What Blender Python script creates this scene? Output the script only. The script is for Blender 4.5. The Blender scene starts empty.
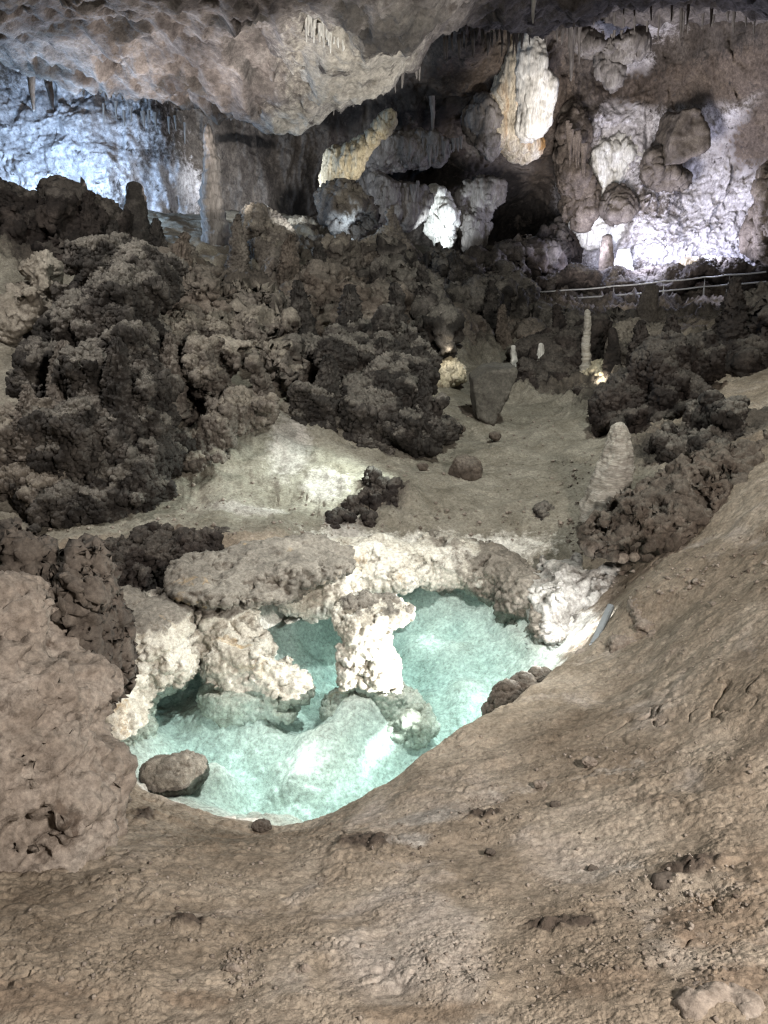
import bpy, math, random
import numpy as np
F32 = np.float32
random.seed(7)
rng = np.random.RandomState(11)

# ------------------------------------------------------------------ noise
_perm = np.arange(256); rng.shuffle(_perm)
PERM = np.concatenate([_perm, _perm, _perm]).astype(np.int32)
_g = rng.normal(size=(256, 3)); GRAD = (_g / np.linalg.norm(_g, axis=1)[:, None]).astype(F32)
JIT = rng.uniform(0.08, 0.92, size=(256, 3)).astype(F32)
RND = rng.uniform(0, 1, size=256).astype(F32)

def _chunks(f, p, n=300000):
    p = np.asarray(p, F32)
    if len(p) <= n: return f(p)
    return np.concatenate([f(p[i:i + n]) for i in range(0, len(p), n)])

def _perlin(p):
    fl = np.floor(p); f = p - fl; i = fl.astype(np.int32) & 255
    u = f * f * f * (f * (f * 6 - 15) + 10)
    out = np.zeros(len(p), F32)
    for dx in (0, 1):
        wx = u[:, 0] if dx else 1 - u[:, 0]
        a = PERM[(i[:, 0] + dx) & 255]
        for dy in (0, 1):
            wy = wx * (u[:, 1] if dy else 1 - u[:, 1])
            b = PERM[(a + i[:, 1] + dy) & 255]
            for dz in (0, 1):
                w = wy * (u[:, 2] if dz else 1 - u[:, 2])
                g = GRAD[PERM[(b + i[:, 2] + dz) & 255]]
                out += w * (g[:, 0] * (f[:, 0] - dx) + g[:, 1] * (f[:, 1] - dy) + g[:, 2] * (f[:, 2] - dz))
    return out * 1.5
def perlin(p): return _chunks(_perlin, p)

def fbm(p, octs=4, gain=.5, lac=2.03):
    p = np.asarray(p, F32); s = np.zeros(len(p), F32); a = 1.0; t = 0
    for k in range(octs):
        s += a * perlin(p + 17.3 * k); t += a; a *= gain; p = p * lac
    return s / t * 1.4
def ridged(p, octs=3, gain=.5):
    p = np.asarray(p, F32); s = np.zeros(len(p), F32); a = 1.0; t = 0
    for k in range(octs):
        s += a * (1 - np.abs(perlin(p + 9.1 * k)) * 2); t += a; a *= gain; p = p * 2.1
    return s / t

def _worley(p):
    fl = np.floor(p); f = p - fl; i = fl.astype(np.int32)
    f1 = np.full(len(p), 9, F32); f2 = np.full(len(p), 9, F32)
    for dx in (-1, 0, 1):
        a = PERM[(i[:, 0] + dx) & 255]
        for dy in (-1, 0, 1):
            b = PERM[(a + i[:, 1] + dy) & 255]
            for dz in (-1, 0, 1):
                h = PERM[(b + i[:, 2] + dz) & 255]
                j = JIT[h]
                d = (f[:, 0] - dx - j[:, 0]) ** 2 + (f[:, 1] - dy - j[:, 1]) ** 2 + (f[:, 2] - dz - j[:, 2]) ** 2
                f2 = np.minimum(f2, np.maximum(f1, d)); f1 = np.minimum(f1, d)
    return np.stack([np.sqrt(f1), np.sqrt(f2)], 1)
def worley(p):
    r = _chunks(_worley, p); return r[:, 0], r[:, 1]

def dome(p):
    f1, f2 = worley(p)
    return np.sqrt(np.clip(1 - (f1 / .85) ** 2, 0, 1))
def popcorn(p, s):
    """knobbly coral-like height 0..1 with knob size s metres"""
    p = np.asarray(p, F32)
    w = np.stack([fbm(p / (s * 2.5) + 31, 2), fbm(p / (s * 2.5) + 57, 2), fbm(p / (s * 2.5) + 83, 2)], 1)
    q = p + w * s * .9
    return .62 * dome(q / s) + .30 * dome(q / (s * .42) + 5.5) + .12 * fbm(q / (s * .25), 2)
def knobs(p, s):
    """packed rounded knobs with deep gaps, one size"""
    p = np.asarray(p, F32)
    w = np.stack([fbm(p / (s * 3) + o, 2) for o in (31, 57, 83)], 1)
    f1, f2 = worley(p / s + w * .8)
    return .55 * np.sqrt(np.clip(1 - (f1 / .8) ** 2, 0, 1)) + .45 * sstep(0, .45, f2 - f1)

def sstep(a, b, x):
    t = np.clip((x - a) / (b - a), 0, 1); return t * t * (3 - 2 * t)

# ------------------------------------------------------------------ camera
W_, H_ = 768, 1024
FPX = 788.0; CAM = np.array([0, 0, 3.0]); PITCH = math.radians(20)
cp, sp = math.cos(PITCH), math.sin(PITCH)
def ray(px, py):
    u = (px - 384) / FPX; v = (512 - py) / FPX
    return np.array([u, cp + v * sp, -sp + v * cp])
def at(px, py, Y):                       # the point of the cave seen there at distance Y ahead
    d = ray(px, py); return CAM + d * (Y / d[1])
def atz(px, py, z):
    d = ray(px, py); return CAM + d * ((z - CAM[2]) / d[2])
def mpp(px, py, Y): return Y / ray(px, py)[1] / FPX      # metres per pixel there

# ------------------------------------------------------------------ mesh helpers
COL = bpy.context.scene.collection
def link(name, verts, quads, mat, parent=None, loc=None, attrs=None, smooth=True):
    verts = np.asarray(verts, F32); quads = np.asarray(quads, np.int32)
    loc = np.zeros(3) if loc is None else np.asarray(loc, float)
    me = bpy.data.meshes.new(name)
    v = (verts - loc).astype(F32)
    me.vertices.add(len(v)); me.vertices.foreach_set('co', v.ravel())
    k = quads.shape[1]
    me.loops.add(quads.size); me.loops.foreach_set('vertex_index', quads.ravel())
    me.polygons.add(len(quads))
    me.polygons.foreach_set('loop_start', np.arange(0, quads.size, k, dtype=np.int32))
    me.polygons.foreach_set('loop_total', np.full(len(quads), k, np.int32))
    me.update(calc_edges=True)
    if smooth: me.polygons.foreach_set('use_smooth', np.ones(len(quads), bool))
    if attrs:
        for n, a in attrs.items():
            at_ = me.attributes.new(n, 'FLOAT', 'POINT'); at_.data.foreach_set('value', np.asarray(a, F32))
    if mat: me.materials.append(mat)
    me.validate()
    o = bpy.data.objects.new(name, me); COL.objects.link(o)
    if parent is not None: o.parent = parent; loc = loc - np.array(parent['_loc'])
    o.location = loc
    return o
def tag(o, label=None, cat=None, group=None, kind=None):
    if label: o['label'] = label
    if cat: o['category'] = cat
    if group: o['group'] = group
    if kind: o['kind'] = kind
    return o
def thing(name, label, cat, loc, group=None):
    o = bpy.data.objects.new(name, None); COL.objects.link(o); o.location = loc
    o['_loc'] = [float(c) for c in loc]; o.empty_display_size = .1
    return tag(o, label, cat, group)

def vnormals(v, q):
    a, b, c, d = v[q[:, 0]], v[q[:, 1]], v[q[:, 2]], v[q[:, 3]]
    fn = np.cross(c - a, d - b)
    n = np.zeros_like(v)
    for k in range(4):
        for ax in range(3):
            n[:, ax] += np.bincount(q[:, k], fn[:, ax], len(v))
    return (n / (np.linalg.norm(n, axis=1)[:, None] + 1e-12)).astype(F32)
def subdiv(v, q):
    n = len(v)
    e = np.concatenate([np.sort(q[:, [k, (k + 1) % 4]], 1) for k in range(4)])
    key = e[:, 0].astype(np.int64) * n + e[:, 1]
    uk, inv = np.unique(key, return_inverse=True)
    em = (v[uk // n] + v[uk % n]) * .5
    fc = v[q].mean(1)
    m = len(q); ei = [n + inv[k * m:(k + 1) * m] for k in range(4)]; fi = n + len(uk) + np.arange(m)
    nv = np.concatenate([v, em, fc]).astype(F32)
    nq = np.concatenate([np.stack([q[:, k], ei[k], fi, ei[(k + 3) % 4]], 1) for k in range(4)])
    return relax(nv, nq, 1), nq
def relax(v, q, it=1, lam=.5):
    for _ in range(it):
        s = np.zeros_like(v); c = np.zeros(len(v), F32)
        for k in range(4):
            a, b = q[:, k], q[:, (k + 1) % 4]
            for ax in range(3):
                s[:, ax] += np.bincount(a, v[b, ax], len(v)); s[:, ax] += np.bincount(b, v[a, ax], len(v))
            c += np.bincount(a, minlength=len(v)); c += np.bincount(b, minlength=len(v))
        v = (v + lam * (s / np.maximum(c, 1)[:, None] - v)).astype(F32)
    return v
def nets(Fv, org, h):
    ins = Fv < 0
    nx, ny, nz = Fv.shape
    cnt = np.zeros((nx - 1, ny - 1, nz - 1), np.int8)
    C = [(a, b, c) for a in (0, 1) for b in (0, 1) for c in (0, 1)]
    for a, b, c in C: cnt += ins[a:nx - 1 + a, b:ny - 1 + b, c:nz - 1 + c]
    I, J, K = np.nonzero((cnt > 0) & (cnt < 8))
    idx = np.full(cnt.shape, -1, np.int64); idx[I, J, K] = np.arange(len(I))
    fv = {c: Fv[I + c[0], J + c[1], K + c[2]] for c in C}
    acc = np.zeros((len(I), 3)); n = np.zeros(len(I))
    for a in C:
        for ax in range(3):
            if a[ax]: continue
            b = list(a); b[ax] = 1; b = tuple(b)
            m = (fv[a] < 0) != (fv[b] < 0)
            t = np.where(m, fv[a] / np.where(m, fv[a] - fv[b], 1), 0)
            pos = np.tile(np.array(a, float), (len(I), 1)); pos[:, ax] += t
            acc += pos * m[:, None]; n += m
    v = (acc / n[:, None] + np.stack([I, J, K], 1)) * h + org
    Q = []
    for ax in range(3):
        o1, o2 = [(1, 2), (2, 0), (0, 1)][ax]
        sl0 = [slice(None)] * 3; sl1 = [slice(None)] * 3
        sl0[ax] = slice(0, -1); sl1[ax] = slice(1, None)
        A, B = ins[tuple(sl0)], ins[tuple(sl1)]
        P = np.stack(np.nonzero(A != B), 1)
        ok = (P[:, o1] > 0) & (P[:, o2] > 0) & (P[:, o1] < Fv.shape[o1] - 1) & (P[:, o2] < Fv.shape[o2] - 1)
        P = P[ok]
        fl = A[P[:, 0], P[:, 1], P[:, 2]]
        def ce(d1, d2):
            R = P.copy(); R[:, o1] -= d1; R[:, o2] -= d2; return idx[R[:, 0], R[:, 1], R[:, 2]]
        q = np.stack([ce(1, 1), ce(0, 1), ce(0, 0), ce(1, 0)], 1)
        q[~fl] = q[~fl][:, ::-1]
        Q.append(q)
    return v.astype(F32), np.concatenate(Q)
def biggest(v, q):
    """keep only the largest connected piece"""
    lab = np.arange(len(v))
    for _ in range(400):
        m = lab[q].min(1); new = lab.copy()
        for k in range(4): np.minimum.at(new, q[:, k], m)
        new = new[new]
        if (new == lab).all(): break
        lab = new
    u, c = np.unique(lab, return_counts=True); keep = lab == u[c.argmax()]
    mp = np.cumsum(keep) - 1
    return v[keep], mp[q[keep[q[:, 0]]]]

def blob(px, py, Y, rx, ry, rd, rot=0.0):
    """ellipsoid: where it stands, its half width and half height as seen (pixels), half depth in metres, roll in degrees"""
    s = mpp(px, py, Y)
    return dict(c=at(px, py, Y), r=np.array([rx * s, rd, ry * s]), rot=math.radians(rot))
def sd_ell(P, b):
    q = P - b['c']
    if b['rot']:
        c, s = math.cos(b['rot']), math.sin(b['rot'])
        q = np.stack([c * q[..., 0] - s * q[..., 2], q[..., 1], s * q[..., 0] + c * q[..., 2]], -1)
    k0 = np.linalg.norm(q / b['r'], axis=-1); k1 = np.linalg.norm(q / b['r'] ** 2, axis=-1)
    return (k0 * (k0 - 1) / (k1 + 1e-9)).astype(F32)
def smin(a, b, k):
    h = np.clip(.5 + .5 * (b - a) / k, 0, 1)
    return b + (a - b) * h - k * h * (1 - h)
def rockshape(blobs, h, k=.1, cuts=(), warp=.0, wscale=.5, fn=None, pad=.25):
    lo = np.min([b['c'] - b['r'].max() if b['rot'] else b['c'] - b['r'] for b in blobs], 0) - pad
    hi = np.max([b['c'] + b['r'].max() if b['rot'] else b['c'] + b['r'] for b in blobs], 0) + pad
    n = np.ceil((hi - lo) / h).astype(int) + 1
    ax = [lo[i] + np.arange(n[i]) * h for i in range(3)]
    G = np.stack(np.meshgrid(*ax, indexing='ij'), -1).astype(F32)
    if warp:
        st = 3                                         # warp field on a coarser grid, linear upsampled
        p = G.reshape(-1, 3)
        G2 = p + warp * np.stack([fbm(p / wscale + o, 2) for o in (3, 41, 77)], 1)
        S = G2.reshape(G.shape)
    else: S = G
    d = None
    for b in blobs:
        e = fn(S, b) if (fn and 'pl' in b) else sd_ell(S, b)
        d = e if d is None else smin(d, e, k)
    for b in cuts:
        d = -smin(-d, sd_ell(S, b), k * .6)
    v, q = nets(d, lo, h)
    return biggest(v, q)

def rocky(name, blobs, mat, h=.05, k=.1, cuts=(), warp=.0, wscale=.5, sub=1, disp=None, parent=None, label=None, cat=None, group=None, attr=None, pad=.25):
    v, q = rockshape(blobs, h, k, cuts, warp, wscale, pad=pad)
    v = relax(v, q, 1)
    for _ in range(sub): v, q = subdiv(v, q)
    n = vnormals(v, q)
    dust0 = np.clip(sstep(.25, .95, n[:, 2] + .75 * fbm(v / .4 + 3, 4)), 0, 1) * .85
    if disp:
        for f in (disp if isinstance(disp, (list, tuple)) else [disp]):
            k = np.nonzero((n * (CAM - v)).sum(1) > -.35 * np.linalg.norm(CAM - v, axis=1))[0]
            v = v.copy(); v[k] += (n[k] * f(v[k], n[k])[:, None]).astype(F32)
            n = vnormals(v, q)
    c = np.array([v[:, 0].mean(), v[:, 1].mean(), v[:, 2].min()])
    at_ = attr(v) if attr else {}
    at_['dust'] = dust0
    o = link(name, v, q, mat, parent, c if parent is None else None, at_)
    if label: tag(o, label, cat, group)
    return o
def D_fbm(a, s, o=4, g=.5): return lambda v, n: a * fbm(v / s, o, g)
def D_jag(a, s, st=.55):
    return lambda v, n: a * (.62 - np.abs(fbm(v * np.array([1, 1, st], F32) / s + 11, 5, .55)) * 2.4)
def D_pop(a, s, patch=None):
    def f(v, n):
        r = a * (popcorn(v, s) - .35)
        if patch: r = r * sstep(-.25, .3, fbm(v / patch + 13, 2))
        return r
    return f
def D_knob(a, s, patch=None):
    def f(v, n):
        r = a * (knobs(v, s) - .4)
        if patch: r = r * (.25 + .75 * sstep(-.3, .2, fbm(v / patch + 13, 2)))
        return r
    return f
def D_hollow(a, s):
    return lambda v, n: -a * sstep(.05, .5, fbm(v / s + 71, 3))
def D_flute(a, s, st=.25):
    return lambda v, n: a * ridged(v * np.array([1, 1, st], F32) / s, 3)
def D_pits(a, s, th=.38):
    def f(v, n):
        f1, f2 = worley(v / s + .3 * np.stack([fbm(v / s * 1.5 + o, 2) for o in (1, 21, 43)], 1))
        return -a * (1 - sstep(th * .4, th, f1)) * sstep(-.05, .25, fbm(v / (s * 3) + 5, 2))
    return f
def D_cracks(a, s, w=.05):
    def f(v, n):
        q = v / s + .5 * np.stack([fbm(v / s * 1.3 + o, 3) for o in (2, 25, 47)], 1)
        f1, f2 = worley(q)
        return -a * (1 - sstep(0, w, f2 - f1)) * sstep(-.1, .2, fbm(v / (s * 2) + 9, 2))
    return f

def spike(name, base, tip, r0, r1, mat, rings=14, ringamp=.08, nz=.12, nv=70, nu=28, bend=.04, prof=.8, parent=None, seed=0, flute=0., cap=True, grain=.0):
    """tapered stalactite / stalagmite from base to tip"""
    base, tip = np.asarray(base, float), np.asarray(tip, float)
    L = np.linalg.norm(tip - base); ax = (tip - base) / L
    x = np.array([1., 0, 0]); x -= ax * (x @ ax); x /= np.linalg.norm(x); y = np.cross(ax, x)
    t = np.linspace(-.04, 1, nv); th = np.arange(nu) / nu * 2 * np.pi
    T, A = np.meshgrid(t, th, indexing='ij')
    tc = np.clip(T, 0, 1)
    R = r1 + (r0 - r1) * (1 - tc) ** prof
    R *= np.where(tc > .94, np.sqrt(np.clip(1 - ((tc - .94) / .06) ** 2, 0.0004, 1)), 1)
    p = np.stack([np.cos(A) * r0 * 2, np.sin(A) * r0 * 2, T * L], -1).reshape(-1, 3) + seed * 13.7
    n1 = fbm(p / (r0 * 1.6), 4).reshape(T.shape)
    n2 = perlin(np.stack([p[:, 0] * 0 + seed, p[:, 1] * 0, T.ravel() * 5], 1)).reshape(T.shape)
    saw = (T * rings + .6 * n2 + .35 * n1) % 1.0
    R = R * (1 + nz * n1 + ringamp * (saw - .5) * 2 + flute * np.cos(A * 7 + 3 * n1))
    if grain: R = R + grain * r0 * fbm(p / (r0 * .35), 3).reshape(T.shape)
    bx = bend * L * fbm(np.stack([t * 2 + seed, t * 0, t * 0], 1), 2); by = bend * L * fbm(np.stack([t * 2, t * 0 + seed + 5, t * 0], 1), 2)
    P = base + T[..., None] * L * ax + (np.cos(A) * R + bx[:, None])[..., None] * x + (np.sin(A) * R + by[:, None])[..., None] * y
    v = P.reshape(-1, 3)
    i, j = np.meshgrid(np.arange(nv - 1), np.arange(nu), indexing='ij'); j2 = (j + 1) % nu
    q = np.stack([i * nu + j, i * nu + j2, (i + 1) * nu + j2, (i + 1) * nu + j], -1).reshape(-1, 4)
    return link(name, v, q, mat, parent, base)

def tps(pts, vals, reg=1e-3):
    P = np.asarray(pts, float); n = len(P)
    def U(r2): return np.where(r2 > 1e-12, r2 * np.log(r2 + 1e-12), 0)
    r2 = ((P[:, None] - P[None]) ** 2).sum(-1)
    A = np.zeros((n + 3, n + 3)); A[:n, :n] = U(r2) + reg * np.eye(n)
    A[:n, n] = 1; A[:n, n + 1:] = P; A[n, :n] = 1; A[n + 1:, :n] = P.T
    w = np.linalg.solve(A, np.concatenate([vals, np.zeros(3)]))
    def f(q):
        q = np.asarray(q, float)
        def g(q):
            r2 = ((q[:, None] - P[None]) ** 2).sum(-1)
            return U(r2) @ w[:n] + w[n] + q @ w[n + 1:]
        return np.concatenate([g(q[i:i + 20000]) for i in range(0, len(q), 20000)])
    return f

# ------------------------------------------------------------------ materials
def ramp(nt, fac, stops):
    r = nt.nodes.new('ShaderNodeValToRGB'); nt.links.new(fac, r.inputs[0])
    e = r.color_ramp.elements
    while len(e) > 2: e.remove(e[-1])
    for k, (p, c) in enumerate(stops):
        x = e[k] if k < 2 else e.new(p)
        x.position = p; x.color = (*c, 1) if len(c) == 3 else c
    return r.outputs[0]
def nd(nt, t, **kw):
    n = nt.nodes.new(t)
    for k, v in kw.items():
        if k in n.inputs: n.inputs[k].default_value = v
        else: setattr(n, k, v)
    return n
def noise(nt, vec, scale, detail=6, rough=.6, dist=0.0):
    n = nd(nt, 'ShaderNodeTexNoise', Scale=scale, Detail=detail, Roughness=rough, Distortion=dist)
    nt.links.new(vec, n.inputs['Vector']); return n.outputs['Fac']
def mixc(nt, fac, a, b, bt='MIX'):
    m = nt.nodes.new('ShaderNodeMix'); m.data_type = 'RGBA'; m.blend_type = bt
    for s, x in ((m.inputs[0], fac), (m.inputs[6], a), (m.inputs[7], b)):
        if isinstance(x, (int, float)): s.default_value = x
        elif isinstance(x, tuple): s.default_value = (*x, 1)
        else: nt.links.new(x, s)
    return m.outputs[2]
def math_(nt, op, a, b=0.0, clamp=False):
    m = nt.nodes.new('ShaderNodeMath'); m.operation = op; m.use_clamp = clamp
    for s, x in zip(m.inputs, (a, b)):
        if isinstance(x, (int, float)): s.default_value = x
        else: nt.links.new(x, s)
    return m.outputs[0]
def newmat(name):
    m = bpy.data.materials.new(name); m.use_nodes = True; nt = m.node_tree
    b = nt.nodes['Principled BSDF']; tc = nt.nodes.new('ShaderNodeTexCoord')
    return m, nt, b, tc.outputs['Object']
def rockmat(name, cols, scale=2.0, rough=.85, bump=.4, bscale=40, bdist=.02, stains=None, stretch=None, layers=None, spec=.25, speck=.35, stains_first=False):
    """cols: dark, mid, light; stains: (colour, scale, lo, hi); layers: [(attribute, colours)]"""
    m, nt, b, vec = newmat(name)
    if stretch:
        mp = nt.nodes.new('ShaderNodeMapping'); mp.inputs['Scale'].default_value = stretch
        nt.links.new(vec, mp.inputs['Vector']); vec = mp.outputs[0]
    n1 = noise(nt, vec, scale, 8, .62, .4)
    col = ramp(nt, n1, [(.3, cols[0]), (.5, cols[1]), (.7, cols[2])])
    n3 = noise(nt, vec, scale * 9, 5, .7)
    if stains_first:
        for (sc, ss, lo, hi) in stains or []:
            f = ramp(nt, noise(nt, vec, ss, 6, .6, .6), [(lo, (0, 0, 0)), (hi, (1, 1, 1))])
            col = mixc(nt, f, col, sc)
    for k, (an, ac, asc) in enumerate(layers or []):
        a = nd(nt, 'ShaderNodeAttribute', attribute_name=an)
        nn = noise(nt, vec, asc, 7, .65, .3)
        c2 = ramp(nt, nn, [(.32, ac[0]), (.68, ac[1])])
        f = math_(nt, 'ADD', a.outputs['Fac'], math_(nt, 'MULTIPLY', math_(nt, 'SUBTRACT', n3, .5), .9))
        f = ramp(nt, f, [(.36, (0, 0, 0)), (.64, (1, 1, 1))])
        fa = math_(nt, 'MULTIPLY', f, math_(nt, 'MULTIPLY', a.outputs['Fac'], 4.0, True), True)
        col = mixc(nt, fa, col, c2)
    if not stains_first:
        for (sc, ss, lo, hi) in stains or []:
            f = ramp(nt, noise(nt, vec, ss, 6, .6, .6), [(lo, (0, 0, 0)), (hi, (1, 1, 1))])
            col = mixc(nt, f, col, sc)
    sp_ = ramp(nt, n3, [(.3, (1 - speck,) * 3), (.7, (1 + speck * .0,) * 3)])
    col = mixc(nt, 1.0, col, sp_, 'MULTIPLY')
    n4 = noise(nt, vec, bscale * .9, 4, .75)
    col = mixc(nt, 1.0, col, ramp(nt, n4, [(.32, (.58, .56, .54)), (.5, (.95, .95, .95)), (.68, (1.3, 1.3, 1.28))]), 'MULTIPLY')
    nt.links.new(col, b.inputs['Base Color'])
    b.inputs['Roughness'].default_value = rough; b.inputs['Specular IOR Level'].default_value = spec
    nb = math_(nt, 'ADD', noise(nt, vec, bscale, 6, .65), math_(nt, 'MULTIPLY', noise(nt, vec, bscale * 4, 3, .6), .35))
    bp = nd(nt, 'ShaderNodeBump', Strength=bump, Distance=bdist); nt.links.new(nb, bp.inputs['Height'])
    nt.links.new(bp.outputs[0], b.inputs['Normal'])
    return m
def plain(name, col, rough=.5, metal=0., emit=None, es=0):
    m, nt, b, vec = newmat(name)
    c = ramp(nt, noise(nt, vec, 30, 4), [(.3, tuple(x * .75 for x in col)), (.7, col)])
    nt.links.new(c, b.inputs['Base Color'])
    b.inputs['Roughness'].default_value = rough; b.inputs['Metallic'].default_value = metal
    if emit: b.inputs['Emission Color'].default_value = (*emit, 1); b.inputs['Emission Strength'].default_value = es
    return m

CALC = ((.60, .575, .51), (.74, .715, .655))
DARK = ((.028, .022, .019), (.10, .082, .068))
M = {}
M['ground'] = rockmat('cave_mud', ((.185, .146, .107), (.295, .243, .187), (.40, .345, .28)), 1.6, .9, .6, 45, .014, stains_first=True, stains=[((.165, .125, .094), 1.3, .58, .72), ((.43, .38, .335), 1.7, .55, .72)],
    layers=[('olive_cast', ((.17, .15, .115), (.30, .275, .225)), 3.0), ('popcorn', ((.03, .025, .021), (.16, .135, .11)), 4.0),
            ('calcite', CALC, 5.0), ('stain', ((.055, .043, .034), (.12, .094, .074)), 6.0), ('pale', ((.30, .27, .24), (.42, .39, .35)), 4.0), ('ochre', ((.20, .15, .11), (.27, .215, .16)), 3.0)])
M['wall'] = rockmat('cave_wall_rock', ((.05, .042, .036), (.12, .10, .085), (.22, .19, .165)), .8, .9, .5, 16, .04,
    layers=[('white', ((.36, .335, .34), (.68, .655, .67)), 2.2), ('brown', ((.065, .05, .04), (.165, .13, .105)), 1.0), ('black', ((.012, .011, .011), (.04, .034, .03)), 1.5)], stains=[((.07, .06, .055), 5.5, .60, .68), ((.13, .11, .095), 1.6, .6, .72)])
M['ceiling'] = rockmat('cave_ceiling_rock', ((.055, .047, .043), (.15, .132, .122), (.27, .245, .228)), 1.3, .9, .6, 14, .05, stains=[((.06, .05, .045), 2.2, .57, .66)],
    layers=[('pale', ((.28, .255, .215), (.46, .43, .38)), 1.2), ('black', ((.03, .027, .025), (.09, .08, .07)), 1.5)])
M['dark'] = rockmat('dark_popcorn_rock', ((.016, .014, .0125), (.045, .039, .034), (.15, .132, .115)), 3.0, .9, .6, 40, .025, layers=[('dust', ((.08, .071, .06), (.20, .18, .155)), 5.0)])
M['black'] = rockmat('black_popcorn_rock', ((.014, .011, .010), (.038, .030, .026), (.085, .068, .058)), 3.0, .9, .6, 40, .025, layers=[('dust', ((.04, .034, .029), (.13, .112, .096)), 5.0)])
M['brown'] = rockmat('brown_popcorn_rock', ((.05, .04, .031), (.125, .10, .08), (.24, .20, .165)), 2.5, .9, .6, 35, .025, layers=[('dust', ((.10, .085, .07), (.20, .17, .14)), 5.0)])
M['grey'] = rockmat('grey_popcorn_rock', ((.045, .038, .032), (.15, .128, .108), (.30, .265, .225)), 1.8, .9, .6, 35, .025, layers=[('dust', ((.16, .138, .113), (.28, .245, .20)), 5.0)])
M['tan'] = rockmat('tan_flowstone', ((.19, .155, .125), (.285, .24, .20), (.37, .325, .28)), 3.2, .85, .5, 40, .012, stains=[((.12, .092, .072), 3.5, .58, .66), ((.13, .105, .085), 11.0, .63, .70)])
M['umber'] = rockmat('umber_flowstone', ((.055, .045, .037), (.115, .095, .078), (.19, .162, .136)), 3.0, .8, .4, 40, .012)
M['rim'] = rockmat('calcite_popcorn', ((.36, .32, .26), (.58, .54, .46), (.74, .71, .64)), 4.0, .8, .5, 50, .015,
    layers=[('grime', ((.11, .095, .078), (.30, .265, .22)), 7.0), ('top', ((.13, .115, .097), (.28, .25, .21)), 6.0)], stains=[((.40, .27, .13), 3.2, .62, .72), ((.16, .14, .115), 5.0, .67, .77)])
M['white'] = rockmat('white_flowstone', ((.42, .39, .36), (.62, .60, .56), (.78, .77, .74)), 3.0, .7, .4, 40, .015, stains=[((.16, .13, .10), 4.0, .6, .68)])
M['greywhite'] = rockmat('grey_white_rock', ((.16, .145, .125), (.36, .34, .31), (.58, .56, .52)), 3.0, .75, .5, 40, .015, stains=[((.13, .11, .09), 4.0, .58, .68)])
M['drape'] = rockmat('pale_drapery', ((.30, .25, .18), (.5, .44, .34), (.66, .61, .52)), 1.2, .75, .4, 12, .04, stretch=(2.2, 2.2, .45), stains=[((.34, .19, .07), .9, .50, .66)])
M['whitedrape'] = rockmat('white_drapery', ((.42, .40, .36), (.62, .60, .55), (.78, .77, .72)), 1.5, .7, .4, 12, .04, stretch=(2.2, 2.2, .45))
M['paledrape'] = rockmat('cream_drapery', ((.34, .29, .20), (.50, .44, .32), (.62, .56, .44)), 1.5, .75, .4, 12, .04, stretch=(2.2, 2.2, .45))
M['bands'] = rockmat('banded_cream_rock', ((.24, .215, .175), (.40, .37, .32), (.52, .49, .44)), 1.6, .8, .5, 30, .02, stretch=(.5, .5, 5), stains=[((.17, .15, .125), 3.0, .6, .7)])
M['greydrape'] = rockmat('grey_stalactite', ((.10, .09, .08), (.19, .17, .155), (.30, .28, .26)), 2.0, .8, .4, 14, .04, stretch=(2, 2, .4))
M['sandstone'] = rockmat('plain_boulder', ((.06, .054, .045), (.10, .091, .076), (.15, .138, .118)), 2.0, .9, .4, 30, .02)
M['metal'] = plain('galvanised_rail', (.27, .27, .26), .6, .1)
M['housing'] = plain('lamp_housing_paint', (.22, .24, .25), .5, .2)
M['endcap'] = plain('lamp_end_cap', (.5, .52, .55), .4, .3)
M['tube'] = plain('lit_tube', (.9, .95, 1), .4, 0, (.86, .95, 1.0), 30)

def water_mat():
    m = bpy.data.materials.new('clear_pool_water'); m.use_nodes = True; nt = m.node_tree
    nt.nodes.remove(nt.nodes['Principled BSDF'])
    out = nt.nodes['Material Output']
    tr = nd(nt, 'ShaderNodeBsdfTransparent', Color=(.97, 1, .995, 1)); gl = nd(nt, 'ShaderNodeBsdfGlossy', Roughness=.02)
    fr = nd(nt, 'ShaderNodeFresnel', IOR=1.33)
    tc = nt.nodes.new('ShaderNodeTexCoord')
    bp = nd(nt, 'ShaderNodeBump', Strength=.08, Distance=.01); nt.links.new(noise(nt, tc.outputs['Object'], 4, 2), bp.inputs['Height'])
    nt.links.new(bp.outputs[0], gl.inputs['Normal']); nt.links.new(bp.outputs[0], fr.inputs['Normal'])
    mx = nt.nodes.new('ShaderNodeMixShader'); nt.links.new(fr.outputs[0], mx.inputs[0]); nt.links.new(tr.outputs[0], mx.inputs[1]); nt.links.new(gl.outputs[0], mx.inputs[2])
    nt.links.new(mx.outputs[0], out.inputs['Surface'])
    va = nd(nt, 'ShaderNodeVolumeAbsorption', Color=(.16, .935, .945, 1), Density=.42)
    nt.links.new(va.outputs[0], out.inputs['Volume'])
    return m

# ------------------------------------------------------------------ ground
GP = [(0,1024,1.05),(384,1024,1.0),(768,1024,1.15),(0,1300,1.2),(384,1300,1.2),(768,1300,1.3),
 (0,960,.95),(200,960,.88),(384,960,.86),(600,960,.95),(768,960,1.08),
 (0,890,.78),(130,895,.72),(300,900,.70),(450,900,.74),(600,900,.82),(768,900,1.0),
 (200,850,.5),(350,850,.54),(500,850,.66),(650,850,.8),(768,850,.95),
 (120,800,.25),(200,812,.08),(250,817,.06),(300,814,.08),(345,802,.14),(390,778,.26),(440,745,.32),(490,718,.32),(525,692,.30),(555,665,.2),
 (585,662,.24),(603,652,.30),(622,617,.43),(640,588,.54),(650,640,.40),(600,690,.42),(650,700,.62),(700,680,.8),(768,650,1.0),(768,750,.95),(650,780,.72),(560,760,.55),(470,790,.5),(690,615,.70),(768,580,1.02),
 (720,525,.92),(768,490,1.15)]
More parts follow.
